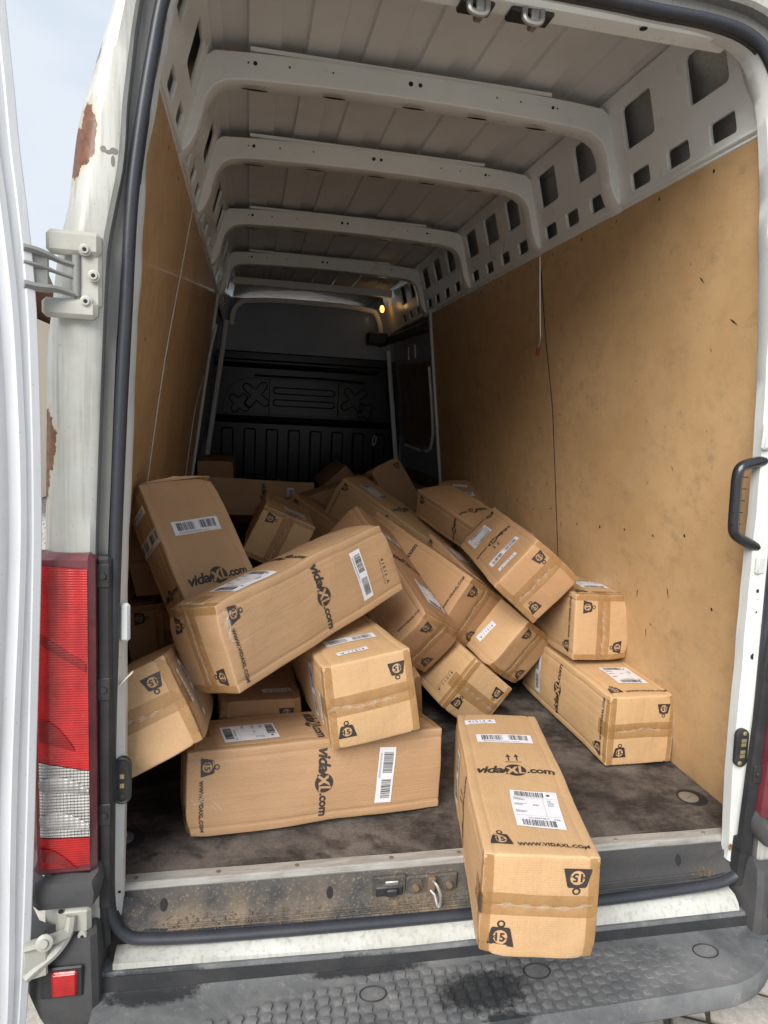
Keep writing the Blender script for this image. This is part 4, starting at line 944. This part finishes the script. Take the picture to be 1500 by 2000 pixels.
class Parcel:
    def __init__(s, label, c, u, w_, d, seed, amp=1.0, group='cardboard parcels heaped in the load space'):
        s.c = Vector(c); s.u = Vector(u).normalized(); s.w = Vector(w_); s.w = (s.w - s.u * s.u.dot(s.w)).normalized(); s.v = s.w.cross(s.u)
        s.h = Vector(d) / 2; s.seed = seed; s.amp = amp; s.rr = random.Random(seed)
        s.root = bpy.data.objects.new('cardboard_parcel', None); col.objects.link(s.root); s.root.empty_display_size = .05
        mw = Matrix.Identity(4)
        for i in range(3): mw[i][0] = s.u[i]; mw[i][1] = s.v[i]; mw[i][2] = s.w[i]; mw[i][3] = s.c[i]
        s.root.matrix_world = mw
        tag(s.root, label, 'cardboard box', group)
        s.bv = s.rr.uniform(.003, .007) * amp; s.bw = s.rr.uniform(.003, .007) * amp; s.bu = s.rr.uniform(.002, .005) * amp
        s.dents = []
        for k in range(4):
            cr_ = Vector([s.rr.choice((-1, 1)) * x for x in s.h]); s.dents.append((cr_, s.rr.uniform(.006, .018) * amp, s.rr.uniform(.02, .05)))
        s.seamk = 0
    def deform(s, p):
        q = Vector((p.x / s.h.x, p.y / s.h.y, p.z / s.h.z)); o = p.copy()
        cu, cv, cw = 1 - q.x * q.x, 1 - q.y * q.y, 1 - q.z * q.z
        o.y += s.bv * q.y * cw * cu ** .5 if cu > 0 else 0
        o.z += s.bw * q.z * cv * cu ** .5 if cu > 0 else 0
        o.x += s.bu * q.x * cv * cw
        nn = noise.noise_vector(p * 5.5 + Vector((s.seed * 7.3, 0, 0))); o += nn * .0045 * s.amp
        n2 = noise.noise_vector(p * 17 + Vector((0, s.seed * 3.1, 0))); o += n2 * .0014 * s.amp
        for c_, a, r in s.dents:
            dd_ = (p - c_).length
            if dd_ < r * 3: o -= c_.normalized() * a * math.exp(-(dd_ / r) ** 2)
        # score line running beside the long edges
        for ax, (a, b) in (('y', (p.y, s.h.y)), ('z', (p.z, s.h.z))):
            oth, ho = (p.z, s.h.z) if ax == 'y' else (p.y, s.h.y)
            g_ = math.exp(-((b - abs(a) - .024) / .0032) ** 2)
            if g_ > .01 and abs(oth) > ho - .008:
                if ax == 'y': o.z -= .0024 * g_ * (1 if p.z > 0 else -1)
                else: o.y -= .0024 * g_ * (1 if p.y > 0 else -1)
        return o
    def surf(s, p, n_=None, off=0):
        r = .0045; c_ = Vector([max(-(h - r), min(h - r, x)) for x, h in zip(p, s.h)]); dlt = p - c_
        if dlt.length > 1e-7: p = c_ + dlt.normalized() * min(r, dlt.length) if sum(abs(x) > 1e-7 for x in dlt) > 1 else p
        o = s.deform(p)
        if n_: o = o + n_ * off
        return o
    def coords(s, h, n_, mid=False, groove=False):
        e = [h, h - .002, h - .006]
        if groove: e += [h - .016, h - .020, h - .024, h - .028, h - .032]
        inn = e[-1]; L_ = [inn * (2 * k / n_ - 1) for k in range(1, n_)]
        L_ = [x for x in L_ if abs(abs(x) - inn) > .004]
        if mid: L_ = [x for x in L_ if abs(x) > .006] + [-.0035, -.0015, 0, .0015, .0035]
        return sorted(set([round(x, 6) for x in L_ + e + [-x for x in e]]))
    def body(s, m_='kraft', seams=('u+', 'u-')):
        X_ = s.coords(s.h.x, 26); Y_ = s.coords(s.h.y, 8, True, True); Z_ = s.coords(s.h.z, 8, True, True)
        idx = {}; V = []; F = []
        def vid(i, j, k):
            key = (i, j, k)
            if key not in idx:
                p = Vector((X_[i], Y_[j], Z_[k])); q = s.surf(p)
                if i in (0, len(X_) - 1) and s.seamaxis is not None:
                    t = p.y if s.seamaxis == 'y' else p.z
                    dpt_ = .0045 * math.exp(-(t / .0018) ** 2) + .0015 * math.exp(-(t / .006) ** 2)
                    q.x -= dpt_ * (1 if i else -1)
                idx[key] = len(V); V.append(q)
            return idx[key]
        nx, ny, nz = len(X_) - 1, len(Y_) - 1, len(Z_) - 1
        for j in range(ny):
            for k in range(nz): F += [(vid(0, j, k), vid(0, j, k + 1), vid(0, j + 1, k + 1), vid(0, j + 1, k)), (vid(nx, j, k), vid(nx, j + 1, k), vid(nx, j + 1, k + 1), vid(nx, j, k + 1))]
        for i in range(nx):
            for k in range(nz): F += [(vid(i, 0, k), vid(i + 1, 0, k), vid(i + 1, 0, k + 1), vid(i, 0, k + 1)), (vid(i, ny, k), vid(i, ny, k + 1), vid(i + 1, ny, k + 1), vid(i + 1, ny, k))]
            for j in range(ny): F += [(vid(i, j, 0), vid(i, j + 1, 0), vid(i + 1, j + 1, 0), vid(i + 1, j, 0)), (vid(i, j, nz), vid(i + 1, j, nz), vid(i + 1, j + 1, nz), vid(i, j + 1, nz))]
        nend = 2 * ny * nz
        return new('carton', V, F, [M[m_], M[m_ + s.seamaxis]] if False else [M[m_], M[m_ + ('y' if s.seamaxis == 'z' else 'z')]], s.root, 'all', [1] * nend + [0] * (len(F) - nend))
    def frame(s, face, upsign=None, k=0):
        ax = face[0]; sg = 1 if face[1] == '+' else -1
        E = {'u': Vector((1, 0, 0)), 'v': Vector((0, 1, 0)), 'w': Vector((0, 0, 1))}; n_ = E[ax] * sg
        e = E['u'] * upsign if ax != 'u' else [E['w'], E['v'], -E['w'], -E['v']][k]
        return n_, e, e.cross(n_), dict(u=s.h.x, v=s.h.y, w=s.h.z)[ax]
    def put(s, art, face, x, y, te=None, k=0, rot=0, off=.0011, name=None, sc_=1):
        # x along the reading direction, y from the text end (long faces) or from the centre (end faces)
        V, F, I = ART[art]; n_, e, r, hn = s.frame(face, (1 if te == '-' else -1) if te else None, k)
        ca, sa = math.cos(math.radians(rot)), math.sin(math.radians(rot)); base = -s.h.x if face[0] != 'u' else 0
        out = []
        hr = abs(r.dot(s.h)) - .0005; he = abs(e.dot(s.h)) - .0005
        for (a, b), ii in zip(V, range(len(V))):
            a *= sc_; b *= sc_
            px_ = max(-hr, min(hr, x + a * ca - b * sa)); py_ = max(-he, min(he, base + y + a * sa + b * ca))
            out.append(s.surf(n_ * hn + r * px_ + e * py_, n_, off))
        two = max(I) > 0 or art.startswith(('bar', 'st', 'ship'))
        if two:
            # lift ink a hair above its paper
            ink = set(); [ink.update(f) for f, i in zip(F, I) if i == 1]
            for q in ink: out[q] = out[q] + n_ * .0006
            return new(NAMES[art], out, F, [M['paper'], M['ink']], s.root, False, I)
        return new(NAMES[art], out, F, M['print'], s.root)
    def strip(s, face, x0, y0, x1, y1, k=0, m_='tape', nm='tape', off=.0007, nx=14, ny=3):
        n_, e, r, hn = s.frame(face, 1, k); V = []; hr = abs(r.dot(s.h)); he = abs(e.dot(s.h))
        for j in range(ny + 1):
            for i in range(nx + 1):
                px_ = max(-hr, min(hr, x0 + (x1 - x0) * i / nx)); py_ = max(-he, min(he, y0 + (y1 - y0) * j / ny))
                V.append(s.surf(n_ * hn + r * px_ + e * py_, n_, off))
        return V, [(j * (nx + 1) + i, j * (nx + 1) + i + 1, (j + 1) * (nx + 1) + i + 1, (j + 1) * (nx + 1) + i) for j in range(ny) for i in range(nx)]
    def tapes(s, end, k, side=True):
        """H-taping of one end: band over the seam and bands along two edges, lapping onto the long faces"""
        n_, e, r, hn = s.frame(end, 1, k); hr = abs(r.dot(s.h)); he = abs(e.dot(s.h)); mb = MB(); sg = n_.x
        o_ = s.rr.uniform(-.006, .006)
        mb.add(*s.strip(end, -hr, -.026 + o_, hr, .026 + o_, k))
        if side:
            for q in (-1, 1): mb.add(*s.strip(end, q * hr, -he, q * (hr - .022), he, k, nx=3, ny=14, off=.0010))
        # laps on the two faces the seam band runs onto
        lap = s.rr.uniform(.05, .075)
        for q in (-1, 1):
            fn = r * q; V = []
            for j in range(5):
                for i in range(7):
                    p = fn * hr + e * (-.026 + o_ + .052 * j / 4) + n_ * (hn - lap * i / 6); V.append(s.surf(p, fn, .0007))
            mb.add(V, [(j * 7 + i, j * 7 + i + 1, (j + 1) * 7 + i + 1, (j + 1) * 7 + i) for j in range(4) for i in range(6)])
            if side:
                V = []
                for j in range(13):
                    for i in range(4):
                        p = fn * hr + e * (he * (2 * j / 12 - 1)) + n_ * (hn - .020 * i / 3); V.append(s.surf(p, fn, .0010))
                mb.add(V, [(j * 4 + i, j * 4 + i + 1, (j + 1) * 4 + i + 1, (j + 1) * 4 + i) for j in range(12) for i in range(3)])
        new('tape', mb.V, mb.F, M['tape'], s.root, 'all')
    def film(s, face, pts, k=0):
        """a crumpled strand of clear film lying over the face; pts in (r, e) centre coordinates"""
        n_, e, r, hn = s.frame(face, 1, k); V = []; rr = s.rr; P_ = spline([(a, b, 0) for a, b in pts], 5)
        for i, p in enumerate(P_):
            wd = .0035 + .003 * math.sin(i * 1.3 + s.seed)
            for q in (-1, 0, 1):
                hr_ = abs(r.dot(s.h)) - .003; he_ = abs(e.dot(s.h)) - .003
                V.append(s.surf(n_ * hn + r * max(-hr_, min(hr_, p.x + q * wd * .5)) + e * max(-he_, min(he_, p.y + q * wd)), n_, .0014 + .0014 * (q == 0) + rr.uniform(0, .0012)))
        F = [(i * 3 + j, i * 3 + j + 1, i * 3 + j + 4, i * 3 + j + 3) for i in range(len(P_) - 1) for j in range(2)]
        new('clear_film', V, F, M['film'], s.root)

def parcel(label, c, u, w_, d, faces, ends, mats='kraft', amp=1.0, seam=None):
    """faces: {face: (text end, codes)}; ends: {face: k}"""
    global PN
    PN += 1
    p = Parcel(label, c, u, w_, d, PN, amp)
    ks = list(ends.values()) or [0]
    p.seamaxis = 'z' if ks[0] in (0, 2) else 'y'
    p.body(mats)
    for f, k in ends.items():
        p.tapes(f, k)
        n_, e, r, hn = p.frame(f, 1, k); hr = abs(r.dot(p.h)); he = abs(e.dot(p.h))
        oo = p.rr.uniform(-.02, .02); a0 = -hr * p.rr.uniform(.6, .98); a1 = hr * p.rr.uniform(.5, .98)
        p.film(f, [(a0 + (a1 - a0) * t / 5, p.rr.uniform(-.006, .006) + oo * .3) for t in range(6)], k)
        if p.rr.random() < .6: p.film(f, [(q_ * hr * .97 + p.rr.uniform(-.004, .0), -he * .9 + 1.5 * he * t / 4) for q_ in (p.rr.choice((-1, 1)),) for t in range(5)], k)
        ms = .98 if PN == F1N else .80
        p.put('mark', f, -hr + .046, -he + .046, k=k, sc_=ms)
        p.put('mark', f, hr - .046, he - .046, k=k, rot=180, sc_=ms)
    YO = -.17 if PN == 1 else 0; LK = 1 if PN == 1 else p.h.x / .36
    for f, (te, codes) in faces.items():
        hr = (p.h.z if f[0] == 'v' else p.h.y)
        for c_ in codes:
            if c_ == 'i': p.put('mark', f, -hr + .042, .052, te, sc_=.80)
            elif c_ == 'w': p.put('web', f, .030, .036, te, sc_=min(1, (2 * hr - .085) / .158), off=.0024)
            elif c_ == 'l': p.put('logo', f, .0, .365 * LK + YO, te, sc_=min(1.0, 2 * hr * .86 / .205))
            elif c_ == 'a': p.put('arrows', f, .004, .432 * LK, te)
            elif c_ == 'b': p.put('bar%d' % (PN % 3), f, .0, .545 * LK + YO, te, rot=p.rr.uniform(-4, 4), off=.0016)
            elif c_ == 'p': p.put('art', f, .028, .655 * LK, te)
            elif c_ == 'S': p.put('ship' if PN % 2 else 'ship2', f, .025, .175, te, rot=p.rr.uniform(-8, 8), off=.0016)
            elif c_ == '1': p.put('st1', f, .02, .645 * LK - (.075 if p.h.x < .21 else 0), te, rot=p.rr.uniform(-5, 5), off=.0016)
            elif c_ == '3': p.put('st3', f, -.055, .655 * LK, te, rot=6, off=.0016)
            elif c_ == '6': p.put('st6', f, .0, .645 + YO, te, off=.0016)
    return p
PN = 0; F1N = 4
PD = [
('tall parcel leaning at the left wall, barcode sticker above its printed logo', (-0.682, 0.621, 0.631), (-0.403, 0.496, 0.769), (0.38, -0.674, 0.634), (0.55, 0.252, 0.142),
  {'w+': ('-', 'lb'), 'v+': ('-', 'lb6')}, {'u+': 0}, 'kraft'),
('large parcel lying diagonally on top of the pile, its logo side facing out', (-0.393, 0.421, 0.576), (0.72, 0.665, 0.201), (0.618, -0.745, 0.253), (0.713, 0.235, 0.207),
  {'w+': ('-', 'iwlbp'), 'v+': ('-', 'lS')}, {'u-': 2}, 'kraft'),
('long parcel lying crosswise on the floor at the front left', (-0.344, 0.312, 0.113), (0.99, 0.14, -0.017), (0.141, -0.984, 0.112), (0.711, 0.227, 0.248),
  {'w+': ('-', 'iwlb'), 'v+': ('-', 'Sl')}, {'u-': 2, 'u+': 0}, 'kraft'),
('nearest parcel, overhanging the rear sill and bumper with a torn corner', (0.15, -0.004, 0.116), (-0.214, -0.977, 0.003), (-0.021, 0.007, 1.0), (0.684, 0.243, 0.235),
  {'w+': ('+', 'iwSlab3'), 'v-': ('+', 'lab')}, {'u+': 0}, 'kraft'),
('parcel resting on the long front parcel, taped end facing out under the diagonal one', (-0.236, 0.539, 0.333), (0.107, -0.991, 0.077), (-0.164, 0.059, 0.985), (0.719, 0.246, 0.23),
  {'w+': ('-', 'b1'), 'v-': ('-', 'b1')}, {'u+': 0}, 'kraft'),
('parcel half hidden by the left door frame, its end tilted and flaps wrinkled', (-0.785, 0.379, 0.297), (-0.001, -0.967, 0.254), (-0.442, 0.228, 0.867), (0.72, 0.241, 0.225),
  {'v+': ('-', 'b1')}, {'u+': 0}, 'kraft'),
('parcel with a cracked taped end standing behind the diagonal one, beside the tall leaning one', (-0.389, 1.807, 0.547), (-0.028, -0.999, 0.028), (0.402, 0.014, 0.916), (0.72, 0.244, 0.245),
  {'w+': ('+', 'lS'), 'v-': ('+', 'i')}, {'u+': 3}, 'kraft'),
('large parcel sloping down to the right in the middle of the heap, far corner highest', (0.26, 2.187, 0.503), (0.665, -0.597, -0.449), (-0.649, -0.759, 0.046), (0.718, 0.244, 0.246),
  {'w+': ('-', 'iwl'), 'v+': ('-', 'lS')}, {}, 'kraft'),
('parcel sloping down in the centre, web address above its end, left of the gap', (0.2, 1.24, 0.455), (0.351, -0.911, -0.219), (0.528, -0.001, 0.849), (0.72, 0.223, 0.242),
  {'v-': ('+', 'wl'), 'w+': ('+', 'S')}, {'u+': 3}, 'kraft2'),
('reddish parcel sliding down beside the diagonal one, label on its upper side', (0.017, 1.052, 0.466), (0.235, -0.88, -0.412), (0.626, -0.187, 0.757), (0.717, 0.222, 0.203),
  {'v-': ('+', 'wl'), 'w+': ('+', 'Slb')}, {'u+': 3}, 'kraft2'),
('parcel with its article number printed on the side, low behind the overhanging one', (0.228, 1.039, 0.162), (0.173, -0.982, -0.079), (0.627, 0.048, 0.777), (0.72, 0.208, 0.206),
  {'v-': ('-', 'p'), 'w+': ('-', 'l')}, {'u+': 0}, 'kraft'),
('parcel with one white article sticker, wedged below the big labelled box at right', (0.459, 1.034, 0.289), (0.34, -0.893, -0.295), (0.602, -0.034, 0.798), (0.4, 0.222, 0.234),
  {'v-': ('-', '1'), 'w+': ('-', 'b')}, {'u+': 3}, 'kraft'),
('tilted parcel high at the right with sticker, barcode and torn shipping label', (0.547, 1.083, 0.562), (-0.123, -0.992, -0.034), (0.641, -0.106, 0.76), (0.717, 0.215, 0.238),
  {'v-': ('-', 'iwSlab1')}, {'u+': 3}, 'kraft2'),
('parcel standing on the floor box at the right wall, end seam vertical', (0.753, 1.033, 0.377), (-0.006, -0.999, 0.047), (0.014, 0.047, 0.999), (0.719, 0.22, 0.244),
  {'v-': ('+', 'iw'), 'w+': ('+', 'iwS')}, {'u+': 3}, 'kraft'),
('bottom parcel on the floor against the right wall, label on its top', (0.761, 0.742, 0.129), (0.012, -1.0, 0.002), (0.001, 0.002, 1.0), (0.701, 0.243, 0.238),
  {'v-': ('+', 'iwlb'), 'w+': ('+', 'iwS')}, {'u+': 0}, 'kraft'),
('parcel at the back right with its printed logo cut off by the big labelled box', (0.611, 1.811, 0.589), (0.347, -0.904, -0.249), (-0.935, -0.315, -0.161), (0.716, 0.159, 0.221),
  {'w+': ('-', 'iwl'), 'v+': ('-', 'l')}, {}, 'kraft2'),
('rearmost parcel by the right wall with sticker and barcode on its sloping top', (0.722, 2.195, 0.501), (-0.044, 0.912, 0.409), (-0.007, -0.409, 0.912), (0.72, 0.222, 0.245),
  {'w+': ('-', 'iwlab1')}, {}, 'kraft2'),
('long parcel lying crosswise at the back left, logo and barcode facing out', (-0.466, 3.066, 0.512), (0.977, 0.208, -0.046), (0.209, -0.895, 0.393), (0.72, 0.246, 0.245),
  {'w+': ('-', 'lbp')}, {}, 'kraft'),
('parcel tilted against the bulkhead with a web address along its near edge', (0.485, 2.902, 0.471), (0.481, -0.232, -0.845), (-0.83, -0.43, -0.355), (0.72, 0.242, 0.243),
  {'w+': ('-', 'iw'), 'v+': ('-', 'i')}, {}, 'kraft'),
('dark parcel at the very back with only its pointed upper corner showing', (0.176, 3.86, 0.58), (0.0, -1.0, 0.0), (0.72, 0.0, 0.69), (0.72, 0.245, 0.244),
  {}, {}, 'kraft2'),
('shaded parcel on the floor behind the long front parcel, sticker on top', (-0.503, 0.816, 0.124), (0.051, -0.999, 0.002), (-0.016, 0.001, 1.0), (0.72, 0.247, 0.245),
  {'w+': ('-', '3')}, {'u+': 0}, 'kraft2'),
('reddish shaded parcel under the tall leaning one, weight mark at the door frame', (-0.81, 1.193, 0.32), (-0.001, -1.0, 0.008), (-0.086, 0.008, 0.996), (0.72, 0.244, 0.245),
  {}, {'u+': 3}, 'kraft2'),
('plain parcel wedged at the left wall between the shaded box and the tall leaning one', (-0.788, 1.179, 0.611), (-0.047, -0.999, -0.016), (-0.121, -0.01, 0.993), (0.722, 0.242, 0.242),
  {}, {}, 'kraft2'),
('small visible end of a parcel standing at the back left by the bulkhead', (-0.764, 3.76, 0.633), (0.001, -1.0, 0.001), (-0.0, 0.001, 1.0), (0.72, 0.245, 0.245),
  {}, {}, 'kraft2'),
('parcel against the bulkhead showing only its top edge above the long back one', (-0.567, 4.037, 0.375), (0.956, 0.219, 0.196), (-0.199, -0.006, 0.98), (0.702, 0.245, 0.244),
  {}, {}, 'kraft2'),
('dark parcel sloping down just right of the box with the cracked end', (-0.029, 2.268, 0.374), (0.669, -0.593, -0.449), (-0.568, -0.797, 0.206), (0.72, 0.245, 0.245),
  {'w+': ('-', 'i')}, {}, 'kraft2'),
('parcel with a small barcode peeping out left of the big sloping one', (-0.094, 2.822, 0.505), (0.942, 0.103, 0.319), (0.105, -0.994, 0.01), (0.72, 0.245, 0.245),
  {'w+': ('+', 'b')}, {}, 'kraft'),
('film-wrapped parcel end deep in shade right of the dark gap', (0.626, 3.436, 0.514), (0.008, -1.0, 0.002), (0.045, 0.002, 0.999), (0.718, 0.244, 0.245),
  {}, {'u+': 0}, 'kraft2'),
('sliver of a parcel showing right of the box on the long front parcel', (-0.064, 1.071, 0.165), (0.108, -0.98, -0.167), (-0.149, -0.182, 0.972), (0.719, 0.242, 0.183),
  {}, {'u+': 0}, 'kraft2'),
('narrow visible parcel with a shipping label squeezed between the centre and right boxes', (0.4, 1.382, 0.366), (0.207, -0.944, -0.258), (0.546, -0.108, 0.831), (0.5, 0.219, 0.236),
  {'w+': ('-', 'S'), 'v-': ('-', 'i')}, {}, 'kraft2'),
]
PR = [parcel(*a) for a in PD]
for q in range(3):
    PR[1].film('w+', [(-.10 + .012 * q, -.335 + .004 * q), (-.085, -.33 + .01 * q), (-.06, -.325 - .006 * q), (-.03 + .01 * q, -.33)])
    PR[2].film('w+', [(.0 + .01 * q, -.345), (.02, -.335 + .006 * q), (.035 - .02 * q, -.31), (.045, -.285 + .01 * q)])
    PR[1].film('v+', [(-.08 + .03 * q, -.345), (-.05 + .02 * q, -.33), (-.01 + .03 * q, -.34), (.05, -.335)])

# ---- torn corner of the overhanging parcel, and the lifting end flaps of the tall one
def by_label(t): return next(o for o in col.objects if o.get('label', '').startswith(t))
def tear(root_label, d, pts_fn, name, mt):
    r_ = by_label(root_label); V, F = pts_fn(); new(name, V, F, M[mt], r_)
hx, hy, hz = .342, .1215, .1175
rj = random.Random(4)
def hole_pts():
    P_ = [(.0, .030), (-.006, .022), (-.012, .012), (-.007, .002), (-.010, -.006), (.0, -.014)]
    V = [(hx + .0020, -hy + .001 + .003, z) for u_, z in P_] 
    A = [(hx - .004 + u_ * 1.0, -hy - .0050, z) for u_, z in P_]; B = [(hx + .0040, -hy - .001 + rj.uniform(0, .003), z) for u_, z in P_]; C_ = [(hx + .003, -hy - .003, z) for u_, z in P_]
    n = len(P_); return A + C_ + B, [(k, k + 1, n + k + 1, n + k) for k in range(n - 1)] + [(n + k, n + k + 1, 2 * n + k + 1, 2 * n + k) for k in range(n - 1)]
tear('nearest parcel', 0, hole_pts, 'torn_hole', 'edge_gap')
def curl_pts():
    V = []; 
    for k in range(9):
        t = k / 8; z = .034 - .05 * t; w_ = .004 + .005 * math.sin(t * 9) + rj.uniform(0, .003)
        V += [(hx - .026 - w_, -hy - .0062, z), (hx - .020, -hy - .0075, z), (hx - .013, -hy - .0095 - .003 * math.sin(t * 7), z)]
    return V, [(3 * k + j, 3 * k + j + 1, 3 * k + j + 4, 3 * k + j + 3) for k in range(8) for j in range(2)]
tear('nearest parcel', 0, curl_pts, 'torn_edge', 'kraft')
def flap_pts():
    hx, hy, hz = .275, .126, .071; V = []; n = 12
    for k in range(n + 1):
        t = k / n; y = -hy + 2 * hy * t; lift = .004 + .014 * math.sin(math.pi * t) ** .7 + (.004 if abs(t - .5) < .06 else 0)
        V += [(hx + .002, y, hz - .004), (hx + lift * .8, y, hz - .012 + lift * .4), (hx + lift, y, hz - .05), (hx + lift * .7, y, .0)]
    return V, [(4 * k + j, 4 * k + j + 1, 4 * k + j + 5, 4 * k + j + 4) for k in range(n) for j in range(3)]
tear('tall parcel', 0, flap_pts, 'end_flap', 'kraft')
